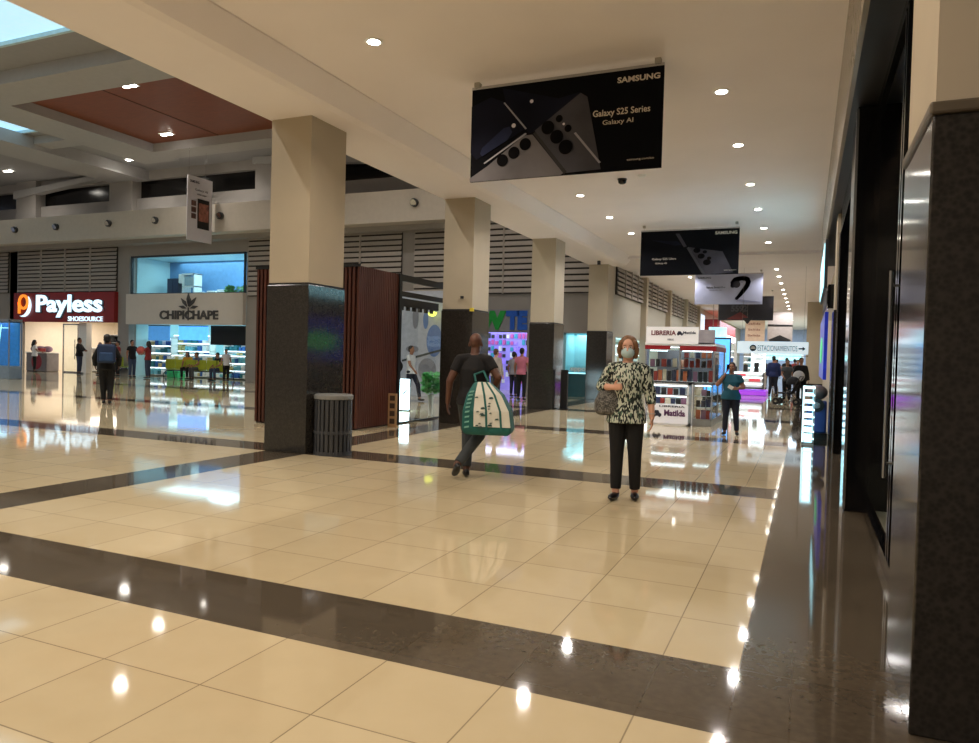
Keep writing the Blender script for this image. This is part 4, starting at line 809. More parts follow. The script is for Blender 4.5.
# right: lit shelf, strollers
t = thing('lit_rack', 'small white rack with glowing shelves standing on the right strip', 'rack', (-.03, 14.2, 0))
MB().box(0, .03, 0, .9, .02, 1.03).box(.17, .2, 0, .9, .02, 1.03).box(0, .2, 0, .9, 0, .05).build('frame', mat('rack_frame', srgb(190, 215, 225), .3), t)
l = MB()
for k in range(8): l.box(.0, .2, -.01, .88, .10 + k * .13, .125 + k * .13)
l.box(0, .02, -.015, 0, .05, 1.03); l.build('glowing_shelves', mat('rack_glow', (.7, .95, 1, 1), .4, emis=1.3, ecol=(.6, .92, 1), var=0), t)
FAB = mat('dark_fabric', srgb(28, 28, 32), .8, var=.2)
def stroller(x, y, rz, lab, m_=FAB):
    t = thing('baby_stroller', lab, 'stroller', (x, y, 0), rz)
    f = MB().path([(-.2, .35, .12), (-.2, -.25, .62), (-.2, -.45, 1.0)], .014).path([(.2, .35, .12), (.2, -.25, .62), (.2, -.45, 1.0)], .014).tube((-.2, -.45, 1.0), (.2, -.45, 1.0), .018).path([(-.2, -.35, .12), (-.2, .1, .5)], .014).path([(.2, -.35, .12), (.2, .1, .5)], .014)
    f.build('frame', DGREY, t)
    MB().box(-.18, .18, -.15, .28, .38, .44).add([(-.18, -.15, .42), (.18, -.15, .42), (.18, -.32, .85), (-.18, -.32, .85), (-.18, -.19, .42), (.18, -.19, .42), (.18, -.36, .85), (-.18, -.36, .85)], [(0, 1, 2, 3), (7, 6, 5, 4), (0, 4, 5, 1), (1, 5, 6, 2), (2, 6, 7, 3), (3, 7, 4, 0)]).build('seat', m_, t, bevel=.02)
    MB().ball((0, -.18, .72), (.2, .25, .28), 16, 10, zmin=.72).build('hood', m_, t, smooth=True)
    for wx, wy in ((-.22, .33), (.22, .33), (-.22, -.35), (.22, -.35)):
        w = MB().tube((wx - .02, wy, .12), (wx + .02, wy, .12), .12, n=18).build('wheel', BLACKM, t); MB().tube((wx - .025, wy, .12), (wx + .025, wy, .12), .05, n=12).build('wheel_hub', CHROME, w)
stroller(-.55, 27.4, math.radians(75), 'dark stroller pushed by the man on the right of the far corridor')
# gumball-like ride by right wall
t = thing('kiddie_cart', 'round-topped translucent cart with a black wheel beside the glowing rack', 'cart', (.22, 15.6, 0)); MB().ball((0, 0, .90), (.19, .19, .15)).build('bubble_top', mat('bubble', srgb(95, 85, 82), .3, var=.3), t, smooth=True); MB().box(-.18, .18, -.18, .18, .12, .74).build('body', mat('cart_blue', srgb(40, 60, 120), .4), t, bevel=.03); w = MB().tube((0, -.2, .66), (0, -.25, .66), .13, n=20).build('wheel', BLACKM, t); MB().tube((0, -.25, .66), (0, -.26, .66), .06, n=16).build('wheel_hub', CHROME, w)
MB().box(-.2, .2, -.2, .2, 0, .12).build('base', BLACKM, t)
# ================================================================ PEOPLE
SK1 = mat('skin_light', srgb(215, 165, 142), .5, var=.05); SK2 = mat('skin_dark', srgb(92, 58, 44), .5, var=.08); SK3 = mat('skin_brown', srgb(150, 104, 80), .5, var=.06)
def capsoup(mb, pts, rs, n=12, flat_ends=(False, False)):
    for i in range(len(pts) - 1):
        mb.tube(pts[i], pts[i + 1], rs[i], rs[i + 1], n=n)
    for i, p in enumerate(pts):
        if (i == 0 and flat_ends[0]) or (i == len(pts) - 1 and flat_ends[1]): continue
        mb.ball(p, (rs[i] * .995,) * 3, n, 8)
def remesh(mb, vox, smooth_it=2):
    me = mb.mesh('tmp', [WHITE]); o = bpy.data.objects.new('tmp', me); COL.objects.link(o)
    r = o.modifiers.new('r', 'REMESH'); r.mode = 'VOXEL'; r.voxel_size = vox; r.use_smooth_shade = True
    s = o.modifiers.new('s', 'SMOOTH'); s.factor = .5; s.iterations = smooth_it
    dg = bpy.context.evaluated_depsgraph_get(); out = bpy.data.meshes.new_from_object(o.evaluated_get(dg))
    bpy.data.objects.remove(o); bpy.data.meshes.remove(me)
    return out
def mobj(name, me, m, parent):
    me.materials.clear(); me.materials.append(m); me.name = name
    me.polygons.foreach_set('use_smooth', [True] * len(me.polygons))
    o = bpy.data.objects.new(name, me); COL.objects.link(o)
    if parent: o.parent = parent
    return o
V = Vector
def hand(mb, w, d, side, curl=.5, pn=None, s=1.0):
    """w wrist, d direction of the hand, side: direction to the thumb, curl bends the fingers around pn (palm normal)"""
    d = V(d).normalized(); th = V(side); th = (th - d * th.dot(d)).normalized(); pn = d.cross(th) if pn is None else V(pn); pn = (pn - d * pn.dot(d) - th * pn.dot(th)); pn = pn.normalized() if pn.length > .1 else d.cross(th)
    w = V(w); R = Matrix((th, pn, d)).transposed()
    mb.ball(w + d * .045 * s, (.038 * s, .016 * s, .052 * s), 12, 8, rot=R)
    for k, (off, L) in enumerate(((.027, .070), (.009, .078), (-.009, .073), (-.026, .058))):
        p = w + d * .075 * s + th * off * s; a = curl * .5
        q = [p]; dd = d.copy()
        for j, seg in enumerate((.45, .32, .23)):
            dd = (dd * math.cos(a) + pn * math.sin(a)).normalized() if True else dd
            q.append(q[-1] + dd * L * s * seg); a = curl * .75
            dd = dd
        # chain with progressive bend
        q = [p]; ang = 0
        for j, seg in enumerate((.45, .32, .23)):
            ang += curl * (.5, .8, .6)[j]; q.append(q[-1] + (d * math.cos(ang) + pn * math.sin(ang)) * L * s * seg)
        capsoup(mb, q, [.0095 * s, .009 * s, .0085 * s, .0075 * s], 8)
    b = w + d * .025 * s + th * .028 * s
    capsoup(mb, [b, b + (d * .6 + th * .75 + pn * .2).normalized() * .034 * s, b + (d * .6 + th * .75 + pn * .2).normalized() * .034 * s + (d * .85 + th * .35 + pn * .4).normalized() * .03 * s], [.013 * s, .0105 * s, .009 * s], 8)
J0 = dict(pel=(0, 0, .93), chest=(0, 0, 1.25), neck=(0, .005, 1.44), head=(0, -.012, 1.575),
          hip=(.09, 0, .9), knee=(.095, -.015, .48), ank=(.095, .01, .085), sho=(.165, .005, 1.355), elb=(.235, .02, 1.11), wri=(.25, -.05, .87))
def person(lab, loc, rz, H=1.7, pose=None, top=None, bot=None, skin=SK3, hair=None, hairst='short', vox=.016, sleeve='short', shoe=None, fem=False, bulk=1.0, extras=None, head_turn=0, topname='shirt', botname='trousers', hem=.84, group=None):
    t = thing('person', lab, 'person', loc, rz, group)
    P = {}
    for k, v in J0.items():
        if k in ('hip', 'knee', 'ank', 'sho', 'elb', 'wri'):
            P[k + 'R'] = V((-v[0], v[1], v[2])); P[k + 'L'] = V(v)
        else: P[k] = V(v)
    for k in (pose or {}):
        if not k.startswith('curl'): P[k] = V(pose[k])
    s = H / 1.7; b = bulk; fw = .92 if fem else 1
    def ringpath(a, c, f): return a.lerp(c, f)
    def torso(mb, g, lo=.0):
        pe, ch, ne = P['pel'], P['chest'], P['neck']
        hipw = .165 * b if fem else .155 * b
        rings = []
        if lo < .1: rings.append((pe + V((0, 0, -.09)), .12 * b + g, .095 * b + g))
        if g > 0: rings = [(pe + V((0, 0, lo)), hipw + .034, .150 * b), (pe + V((0, 0, lo + .10)), hipw + .022, .138 * b)]
        else: rings += [(pe + V((0, 0, -.02)), hipw, .115 * b)]
        rings += [ (pe.lerp(ch, .35), .140 * b * fw + g, .10 * b + g), (pe.lerp(ch, .65), .148 * b * fw + g, .108 * b + g), (ch, .160 * b * fw + g, .118 * b + g), (ch.lerp(ne, .45), .158 * fw + g, .10 + g), (ch.lerp(ne, .75), .125 * fw + g, .075 + g), (ch.lerp(ne, .92), .07 + g * .6, .06 + g * .6)]
        mb.loft([(c.x, c.y, c.z, rx, ry) for c, rx, ry in rings], 20)
    vb = vox
    body = MB(); torso(body, 0)
    capsoup(body, [P['chest'].lerp(P['neck'], .7), P['neck'], P['head'] + V((0, .015, -.05))], [.06, .054, .052])
    for S in 'LR': capsoup(body, [P['neck'].lerp(P['sho' + S], .2) + V((0, .006, -.022)), P['sho' + S] + V((0, 0, -.01))], [.044, .042])
    hr = Matrix.Rotation(head_turn, 3, 'Z'); hc = P['head']
    def hp(v): return hc + hr @ V(v)
    body.ball(hp((0, .012, .035)), (.074, .092, .090), 18, 12, rot=hr); body.ball(hp((0, -.022, -.045)), (.056, .062, .068), 16, 10, rot=hr)
    body.ball(hp((0, -.04, -.085)), (.03, .03, .026), 12, 8, rot=hr)
    for sx in (-1, 1): body.ball(hp((sx * .075, .01, -.01)), (.012, .02, .032), 8, 6, rot=hr)
    body.tube(hp((0, -.078, .012)), hp((0, -.098, -.028)), .009, .014, n=8); body.ball(hp((0, -.094, -.028)), (.016, .014, .012), 8, 6)
    body.ball(hp((0, -.078, -.058)), (.024, .012, .010), 8, 6)
    for S in 'LR':
        sg = 1 if S == 'L' else -1
        capsoup(body, [P['sho' + S] + V((-sg * .05, 0, -.025)), P['sho' + S], P['elb' + S], P['wri' + S]], [.046, .055 * b, .041 * b, .028])
        el, wr = P['elb' + S], P['wri' + S]; d = (wr - el).normalized()
        hd = V((pose or {}).get('hand' + S, d)); thumb = V((pose or {}).get('thumb' + S, (0, -1, .1) if abs(d.z) > .6 else (0, 0, 1)))
        if vox <= .017: hand(body, wr, hd, thumb, (pose or {}).get('curl' + S, .45), pn=(-sg, 0, 0) if abs(d.z) > .6 else None)
        else: body.ball(wr + hd.normalized() * .08, (.03, .03, .05), 10, 7)
        capsoup(body, [P['hip' + S], P['knee' + S], P['ank' + S]], [.088 * b, .056, .04])
    bo = mobj('body', remesh(body, vb), skin, t)
    # trousers
    if bot:
        m = MB(); pe = P['pel']; hipw = .170 * b if fem else .160 * b
        m.loft([(pe.x, pe.y, pe.z - .10, .13 * b, .11 * b), (pe.x, pe.y, pe.z - .03, hipw, .120 * b), (pe.x, pe.y, pe.z + .06, .142 * b, .104 * b)], 20)
        for S in 'LR':
            an = P['ank' + S]; kn = P['knee' + S]; end = kn.lerp(an, .93)
            capsoup(m, [P['hip' + S], kn, end], [.100 * b, .072, .056], flat_ends=(False, True))
        mobj(botname, remesh(m, vb), bot, t)
    if top:
        m = MB(); torso(m, .014, lo=hem - .93 if hem < .9 else -.02)
        slv = {'short': .55, 'three': 1.45, 'long': 1.95, 'none': .12}[sleeve]
        for S in 'LR':
            sg = 1 if S == 'L' else -1; sh_, el, wr = P['sho' + S], P['elb' + S], P['wri' + S]
            pts = [P['neck'].lerp(sh_, .45) + V((0, .005, -.022)), sh_]; rs = [.062, .062 * b]
            if slv <= 1: pts.append(sh_.lerp(el, slv)); rs.append(.060 * b)
            else: pts += [el, el.lerp(wr, slv - 1)]; rs += [.058 * b, .048 * b]
            capsoup(m, pts, rs, flat_ends=(False, True))
        mobj(topname, remesh(m, vb), top, t)
    if hair:
        m = MB()
        if hairst == 'short': m.ball(hp((0, .028, .05)), (.083, .092, .090), 16, 10, rot=hr); m.ball(hp((0, .055, -.005)), (.072, .06, .07), 14, 9, rot=hr)
        elif hairst == 'bob':
            m.ball(hp((0, .03, .048)), (.092, .098, .095), 18, 12, rot=hr)
            for sx in (-1, 1): capsoup(m, [hp((sx * .07, -.028, .06)), hp((sx * .088, -.015, -.01)), hp((sx * .078, .0, -.085))], [.028, .027, .022])
            m.ball(hp((0, .06, -.05)), (.082, .05, .08), 16, 10, rot=hr)
        elif hairst == 'long':
            m.ball(hp((0, .028, .05)), (.086, .096, .092), 16, 10, rot=hr)
            capsoup(m, [hp((0, .06, .0)), hp((0, .085, -.12)), hp((0, .10, -.30))], [.08, .085, .05])
            for sx in (-1, 1): capsoup(m, [hp((sx * .07, .0, .03)), hp((sx * .078, .03, -.1))], [.026, .026])
        elif hairst == 'bun': m.ball(hp((0, .024, .05)), (.083, .093, .09), 16, 10, rot=hr); m.ball(hp((0, .10, .10)), (.045, .045, .045), 12, 8)
        elif hairst == 'cap': m.ball(hp((0, .015, .055)), (.088, .102, .085), 16, 10, rot=hr, zmin=(hc.z + .04)); m.ball(hp((0, -.10, .045)), (.06, .06, .012), 14, 8, rot=hr)
        mobj('hair' if hairst != 'cap' else 'cap', remesh(m, min(vb, .014)), hair, t)
    for S in 'LR':
        an = P['ank' + S]; kn = P['knee' + S]; fd = V((pose or {}).get('foot' + S, (0, -1, 0))).normalized()
        up = (kn - an).normalized(); sd = fd.cross(V((0, 0, 1))); sd = sd.normalized() if sd.length > .1 else V((1, 0, 0)); upn = sd.cross(fd).normalized()
        if upn.z < 0: upn = -upn
        R = Matrix((sd, -fd, upn)).transposed()
        m = MB(); c = an + fd * .055 - upn * .045
        m.ball(c, (.046, .13, .038), 16, 10, rot=R); m.ball(c - fd * .07 + upn * .018, (.038, .05, .045), 12, 8, rot=R)
        me = remesh(m, .012 if vox < .01 else .016)
        # flatten the sole
        n3 = upn; base = (an - upn * .078)
        for vtx in me.vertices:
            q = V(vtx.co); hgt = (q - base).dot(n3)
            if hgt < 0: vtx.co = q - n3 * hgt
        mobj('shoe', me, shoe or BLACKM, t)
    if vox < .02 and not (extras or {}).get('noeyes'):
        for sx in (-1, 1):
            e = MB().ball(hp((sx * .030, -.068, .012)), (.013, .010, .009), 10, 7).build('eye', mat('eye_white', srgb(225, 220, 215), .3), t, smooth=True); MB().ball(hp((sx * .030, -.077, .012)), (.006, .003, .006), 8, 6).build('iris', mat('iris_dark', srgb(40, 25, 18), .3), e, smooth=True)
            MB().tube(hp((sx * .045, -.072, .030)), hp((sx * .016, -.082, .033)), .0035, n=6).build('eyebrow', hair or DGREY, t)
    # everything was built for 1.70 m
    t.scale = (s, s, s)
    return t, P, hp
BLKC = mat('black_cloth', srgb(9, 9, 12), .85, var=.15); NAVY = mat('navy_cloth', srgb(22, 26, 44), .85, var=.15); JEAN = mat('jean_cloth', srgb(52, 62, 86), .85, var=.2)
GRYC = mat('grey_cloth', srgb(72, 74, 76), .85, var=.15); WHTC = mat('white_cloth', srgb(205, 205, 208), .85, var=.05); REDC = mat('red_cloth', srgb(130, 40, 40), .85, var=.2); YELC = mat('yellow_cloth', srgb(190, 140, 40), .85, var=.1)
TEAL = mat('teal_cloth', srgb(20, 84, 104), .8, var=.12); PNKC = mat('pink_cloth', srgb(190, 110, 130), .85, var=.1)
HB = mat('hair_black', srgb(20, 16, 15), .6, var=.2); HG = mat('hair_ginger', srgb(112, 78, 50), .55, var=.25, scale=30); HBR = mat('hair_brown', srgb(90, 58, 40), .6, var=.2)
# patterned blouse material
def print_mat():
    m = mat('blouse_print', srgb(90, 110, 90), .85, var=.01); nt = m.node_tree; b = nt.nodes['Principled BSDF']
    tc = nt.nodes.new('ShaderNodeTexCoord'); mp = nt.nodes.new('ShaderNodeMapping'); mp.inputs['Scale'].default_value = (85, 85, 32)
    v = nt.nodes.new('ShaderNodeTexVoronoi'); v.feature = 'F1'; v.inputs['Scale'].default_value = 1.0
    r = nt.nodes.new('ShaderNodeValToRGB'); r.color_ramp.interpolation = 'CONSTANT'; e = r.color_ramp.elements
    e[0].position = 0; e[0].color = srgb(24, 34, 32); e[1].position = .48; e[1].color = srgb(86, 112, 96)
    q = e.new(.58); q.color = srgb(196, 202, 186)
    sp = nt.nodes.new('ShaderNodeSeparateColor')
    nt.links.new(tc.outputs['Object'], mp.inputs[0]); nt.links.new(mp.outputs[0], v.inputs['Vector']); nt.links.new(v.outputs['Color'], sp.inputs[0]); nt.links.new(sp.outputs[0], r.inputs[0]); nt.links.new(r.outputs[0], b.inputs['Base Color'])
    return m
BLS = print_mat()
# --- the woman with the mask (faces the camera)
pose = dict(shoR=(-.165, 0, 1.35), shoL=(.165, 0, 1.35), elbR=(-.265, .03, 1.165), wriR=(-.13, -.17, 1.165), handR=(.8, -.3, .12), thumbR=(0, -.1, 1), curlR=.9,
            elbL=(.235, .03, 1.10), wriL=(.262, -.03, .865), handL=(.02, -.1, -1), curlL=.45, hipR=(-.085, 0, .9), hipL=(.085, 0, .9), kneeR=(-.085, -.01, .48), kneeL=(.10, -.03, .48), ankR=(-.085, -.03, .085), ankL=(.105, .05, .085), footR=(-.25, -1, 0), footL=(.1, -1, 0), neck=(0, .005, 1.435), head=(.0, -.012, 1.565))
t, P, hp = person('woman in a patterned blouse and pale face mask walking towards the viewer', (-1.69, 7.47, 0), math.radians(8), 1.70, pose, BLS, BLKC, SK1, HG, 'bob', .0075, 'three', mat('black_shoe', srgb(18, 16, 18), .3), True, 1.06, topname='blouse', hem=.80)
MK = mat('mask_blue', srgb(176, 200, 205), .8, var=.04)
m = MB().ball(hp((0, -.046, -.045)), (.070, .064, .056), 20, 14); 
mobj('face_mask', remesh(m, .007, 3), MK, t)
MB().path([hp((-.055, -.07, -.03)), hp((-.078, -.01, .0))], .0018, 5).path([hp((.055, -.07, -.03)), hp((.078, -.01, .0))], .0018, 5).build('mask_loop', MK, t)
MB().tube(V((.262, -.03, .90)), V((.262, -.03, .912)), .033, n=14).build('bracelet', mat('bracelet_pale', srgb(190, 170, 160), .3), t)
# handbag
t2 = thing('handbag', 'grey speckled handbag hanging from the forearm of the masked woman', 'bag', (-1.865, 7.40, .87))
bm_ = stone_mat('bag_speckle', srgb(18, 18, 18), srgb(120, 118, 112), .7, 26)
g = MB().loft([(0, 0, .0, .10, .05), (0, 0, .03, .145, .075), (0, 0, .14, .15, .075), (.01, 0, .23, .12, .05), (.015, 0, .27, .085, .03)], 24)
mobj('bag_body', remesh(g, .012, 3), bm_, t2)
MB().path([(-.07, 0, .25), (-.06, -.0, .335), (0, 0, .375), (.07, 0, .335), (.08, 0, .25)], .010).build('strap', mat('strap_dark', srgb(40, 38, 36), .5), t2)
# --- the man with the big bag (walks away, to the right)
pose = dict(pel=(0, 0, .93), chest=(.02, -.03, 1.25), neck=(.03, -.05, 1.44), head=(.03, -.08, 1.575), shoR=(-.165, -.03, 1.385), shoL=(.205, -.03, 1.385),
            elbR=(-.30, -.08, 1.13), wriR=(-.26, -.22, .97), elbL=(.27, .06, 1.11), wriL=(.31, .03, .85), handL=(0, -.1, -1), curlL=.3, handR=(.3, -.3, -1), curlR=1.1, kneeL=(.10, -.06, .49), ankL=(.02, .0, .085), footL=(-.1, -1, 0), hipL=(.08, 0, .9), kneeR=(-.12, -.02, .50), ankR=(.0, .36, .24), footR=(0.1, -.55, -.85))
pose = dict(pel=(0, 0, .93), chest=(0, -.03, 1.25), neck=(0, -.05, 1.43), head=(0, -.08, 1.545),
            elbL=(.27, .06, 1.11), wriL=(.30, .0, .86), handL=(0, -.1, -1), curlL=.3,
            elbR=(-.29, .06, 1.16), wriR=(-.24, .0, 1.02), handR=(.1, -.1, -1), curlR=1.1,
            kneeL=(.08, -.14, .50), ankL=(.06, .0, .085), footL=(.2, -1, 0), kneeR=(-.08, -.02, .49), ankR=(.13, .26, .17), footR=(.35, -.75, -.55))
DSH = mat('dark_shirt', srgb(13, 13, 18), .85, var=.12)
t, P, hp = person('bald man in a dark shirt walking away with the big green and white bag', (-3.62, 7.86, 0), math.radians(196), 1.75, pose, DSH, mat('olive_jean', srgb(56, 62, 66), .85, var=.2), SK2, None, 'short', .0085, 'short', mat('boot_black', srgb(14, 14, 15), .4), False, 1.08, extras=dict(noeyes=True))
GB = mat('bag_green', srgb(12, 92, 88), .6, var=.2); WB = mat('bag_white', srgb(216, 216, 206), .6, var=.04)
t = thing('shopping_bag', 'big green and white zipped shopping bag slung at the bald man\'s side', 'bag', (-3.32, 7.64, .55), math.radians(14))
def bagring(z, cx, w, d): return [(cx - w, -d, z), (cx + w, -d, z), (cx + w, d, z), (cx - w, d, z)]
lv = [(.0, -.0, .25, .13), (.05, -.0, .285, .16), (.28, -.01, .27, .16), (.46, -.04, .20, .12), (.60, -.08, .09, .05)]
m = MB(); vs = []
for z, cx, w, d in lv: vs += bagring(z, cx, w, d)
fs = [(0, 3, 2, 1), tuple(range(16, 20))]
for i in range(4):
    for j in range(4): fs.append((i * 4 + j, i * 4 + (j + 1) % 4, i * 4 + 4 + (j + 1) % 4, i * 4 + 4 + j))
m.add(vs, fs); m.build('bag_body', GB, t, bevel=.025)
# white front panel following the taper
m = MB(); dy = .012
def fp(i, u):
    z, cx, w, d = lv[i]; return (cx + w * u, -d - dy, z)
vs = []; rows = [1, 2, 3, 4]
for i in rows: vs += [fp(i, -.50), fp(i, .98)]
vs = [(a, b_, c + (.05 if k < 2 else 0)) for k, (a, b_, c) in enumerate(vs)]
n0 = len(vs); vs2 = vs + [(a, b_ + .014, c) for a, b_, c in vs]; fs = []
for i in range(3): fs.append((2 * i, 2 * i + 1, 2 * i + 3, 2 * i + 2)); fs.append((n0 + 2 * i, n0 + 2 * i + 2, n0 + 2 * i + 3, n0 + 2 * i + 1)); fs.append((2 * i, 2 * i + 2, n0 + 2 * i + 2, n0 + 2 * i)); fs.append((2 * i + 1, n0 + 2 * i + 1, n0 + 2 * i + 3, 2 * i + 3))
fs += [(0, n0, n0 + 1, 1), (6, 7, n0 + 7, n0 + 6)]
m.add(vs2, fs); m.build('front_panel', WB, t)
for u0 in (.03, .62):
    m = MB()
    for i in range(3):
        a = V(fp(rows[i], u0)); b_ = V(fp(rows[i + 1], u0)); 
        m.add([a + V((-.012, -.004, 0)), a + V((.012, -.004, 0)), b_ + V((.012, -.004, 0)), b_ + V((-.012, -.004, 0)), a + V((-.012, .006, 0)), a + V((.012, .006, 0)), b_ + V((.012, .006, 0)), b_ + V((-.012, .006, 0))], [(0, 1, 2, 3), (7, 6, 5, 4), (0, 4, 5, 1), (1, 5, 6, 2), (2, 6, 7, 3), (3, 7, 4, 0)])
    m.build('green_strap', GB, t)
m = MB(); rnd = random.Random(5)
for k in range(16):
    u = rnd.uniform(-.42, -.05) if k % 2 else rnd.uniform(.1, .55); i = rnd.choice((1, 2)); a = V(fp(i, u)).lerp(V(fp(i + 1, u)), rnd.random()); q = rnd.uniform(.012, .03)
    m.prism([(a.x - q, a.z - q * .3), (a.x + q, a.z - q * .2), (a.x + q * .5, a.z + q * .6), (a.x - q * .6, a.z + q * .4)], a.y - .012, a.y - .006)
m.build('scribble_print', mat('bag_print', srgb(50, 80, 78), .6), t)
m = MB()
for k in range(9):
    i_ = 1 + (k // 4); a = V(fp(i_, -.88)).lerp(V(fp(i_ + 1, -.88)), (k % 4) / 4 + .12); m.prism([(a.x, a.z), (a.x + .05, a.z + .01), (a.x + .055, a.z + .03), (a.x + .005, a.z + .02)], a.y + .004, a.y + .014)
m.build('side_print', mat('bag_print_pale', srgb(120, 180, 170), .6), t)
MB().path([(-.16, 0, .6), (-.20, .12, .68), (-.10, .16, .72), (-.02, .05, .6)], .012).build('handle', GB, t)
# --- woman in teal holding her phone to her ear
pose = dict(elbR=(-.30, -.10, 1.18), wriR=(-.13, -.13, 1.42), handR=(.3, .05, 1), thumbR=(0, -1, 0), curlR=.5, elbL=(.27, .02, 1.13), wriL=(.14, -.24, 1.10), handL=(-.9, -.3, .1), thumbL=(0, 0, 1), curlL=.8, kneeR=(-.10, -.04, .48), kneeL=(.12, .0, .48), ankR=(-.12, .0, .085), ankL=(.15, .04, .085), footR=(-.2, -1, 0), footL=(.2, -1, 0))
t, P, hp = person('woman in a teal top and navy trousers with one hand at her ear', (-1.34, 15.1, 0), 0, 1.44, pose, TEAL, NAVY, SK3, HB, 'bun', .0125, 'short', BLACKM, True, 1.22)
o = MB().box(-.05, .05, -.006, .006, -.035, .035).build('white_card', WHITE, loc=(-1.33, 14.84, .96)); o.rotation_euler = (.2, .5, .2); tag(o, 'small white card held by the woman in teal', 'card')
o = MB().box(-.035, .035, -.006, .006, -.07, .07).build('mobile_phone', BLACK, loc=(-1.415, 15.03, 1.33)); o.rotation_euler = (0, .15, 1.2); tag(o, 'dark mobile phone held at the ear of the woman in teal', 'phone')
# --- left foreground silhouette with the blue backpack
pose = dict(kneeR=(-.09, -.05, .48), ankR=(-.07, .05, .085), ankL=(.06, -.05, .085), kneeL=(.08, -.06, .48), elbL=(.27, -.02, 1.13), elbR=(-.27, -.02, 1.13), wriL=(.26, -.16, .93), wriR=(-.26, -.16, .93))
t, P, hp = person('person in black seen from behind wearing a square blue backpack', (-15.85, 12.7, 0), math.radians(229), 1.72, pose, BLKC, BLKC, SK2, HB, 'short', .0165, 'long', None, False, 1.08, extras=dict(noeyes=True))
t = thing('backpack', 'square blue backpack on the back of the dark figure at left', 'backpack', (-15.64, 12.52, 1.02), math.radians(49))
MB().box(-.2, .2, -.13, .13, 0, .46).build('main_pocket', mat('pack_blue', srgb(22, 44, 78), .7, var=.15), t, bevel=.05); MB().box(-.15, .15, -.18, -.12, .04, .26).build('front_pocket', mat('pack_blue2', srgb(28, 60, 100), .7, var=.15), t, bevel=.03)
for sx in (-1, 1): MB().path([(sx * .13, .12, .40), (sx * .13, .2, .46), (sx * .13, .34, .40)], .016).build('strap', BLKC, t)
# --- others
walk = dict(kneeL=(.09, -.20, .52), ankL=(.08, -.28, .10), kneeR=(-.09, .02, .48), ankR=(-.08, .25, .14), footR=(0, -.8, -.5), elbL=(.25, .12, 1.14), wriL=(.25, .05, .9), elbR=(-.25, -.1, 1.12), wriR=(-.24, -.25, .95))
R8 = math.radians
person('woman in a white top and black trousers at the shoe shop counter', (-35.9, 24.6, 0), R8(150), 1.62, dict(elbL=(.24, -.1, 1.13), wriL=(.18, -.3, 1.08), elbR=(-.24, -.1, 1.13), wriR=(-.18, -.3, 1.08)), WHTC, BLKC, SK3, HB, 'long', .024, 'short', fem=True)
o = MB().box(-.22, .22, -.15, .15, 0, .2).build('red_basket', mat('basket_red', srgb(150, 30, 35), .5), loc=(-36.05, 25.0, 1.02), bevel=.03); tag(o, 'red basket held by the woman at the shoe shop counter', 'basket')
person('man in a black jacket and grey-blue trousers by the shoe shop entrance', (-32.75, 24.7, 0), R8(120), 1.78, dict(elbL=(.24, -.12, 1.13), wriL=(.12, -.25, 1.1), elbR=(-.24, -.12, 1.13), wriR=(-.12, -.25, 1.1)), BLKC, JEAN, SK3, HB, 'short', .024, 'long', bulk=1.1)
person('person in brown clothes half hidden beside the man in the black jacket', (-31.7, 25.0, 0), R8(10), 1.58, None, mat('brown_cloth', srgb(90, 60, 50), .85), GRYC, SK3, HBR, 'short', .024, 'long')
person('person in red and black standing between the two shops', (-29.6, 24.3, 0), R8(-20), 1.66, None, REDC, BLKC, SK3, HB, 'short', .024, 'short')
person('person in a wine red top right behind the blue backpack figure', (-30.4, 24.5, 0), R8(30), 1.7, None, mat('wine_cloth', srgb(90, 24, 40), .85), GRYC, SK3, HB, 'short', .024, 'long')
person('man in a black shirt and jeans in the standing group', (-28.2, 23.9, 0), R8(80), 1.72, dict(elbL=(.24, -.1, 1.12), wriL=(.15, -.3, 1.1)), BLKC, JEAN, SK3, HB, 'short', .024, 'short')
person('long haired person in red and jeans, rightmost of the standing group', (-27.2, 23.9, 0), R8(-70), 1.68, dict(elbL=(.24, -.1, 1.12), wriL=(.15, -.3, 1.1), elbR=(-.24, -.1, 1.12), wriR=(-.15, -.3, 1.1)), REDC, JEAN, SK3, HB, 'long', .024, 'short', fem=True)
o = MB().ball((0, 0, 0), (.22, .16, .2)).build('red_bundle', mat('bundle', srgb(190, 90, 80), .7, var=.3), loc=(-27.65, 23.9, 1.25), smooth=True); tag(o, 'soft reddish bundle held between two of the standing group', 'bundle')
sit = dict(pel=(0, 0, .52), chest=(0, -.08, .84), neck=(0, -.14, 1.02), head=(0, -.19, 1.14), hipL=(.09, 0, .50), hipR=(-.09, 0, .50), kneeL=(.13, -.42, .50), kneeR=(-.13, -.42, .50), ankL=(.13, -.40, .085), ankR=(-.13, -.40, .085), shoL=(.17, -.12, .97), shoR=(-.17, -.12, .97), elbL=(.22, -.2, .72), elbR=(-.22, -.2, .72), wriL=(.12, -.4, .62), wriR=(-.12, -.4, .62))
person('person in a yellow top sitting on the long bench', (-25.75, 24.9, 0), R8(15), 1.68, sit, YELC, BLKC, SK3, HB, 'long', .024, 'short', fem=True, hem=.92, group=None)
person('person in grey and navy sitting next to the one in yellow', (-25.1, 24.9, 0), R8(-20), 1.68, sit, mat('grey_navy', srgb(70, 76, 100), .85, var=.4), GRYC, SK3, HB, 'short', .024, 'short', hem=.92)
person('person in dark clothes sitting at the right end of the long bench', (-23.9, 24.9, 0), R8(-10), 1.68, sit, BLKC, JEAN, SK3, HB, 'short', .024, 'short', hem=.92)
person('child in a white shirt standing by the bench end next to the slatted kiosk', (-23.3, 24.6, 0), R8(60), 1.42, None, WHTC, BLKC, SK3, HB, 'short', .024, 'short')
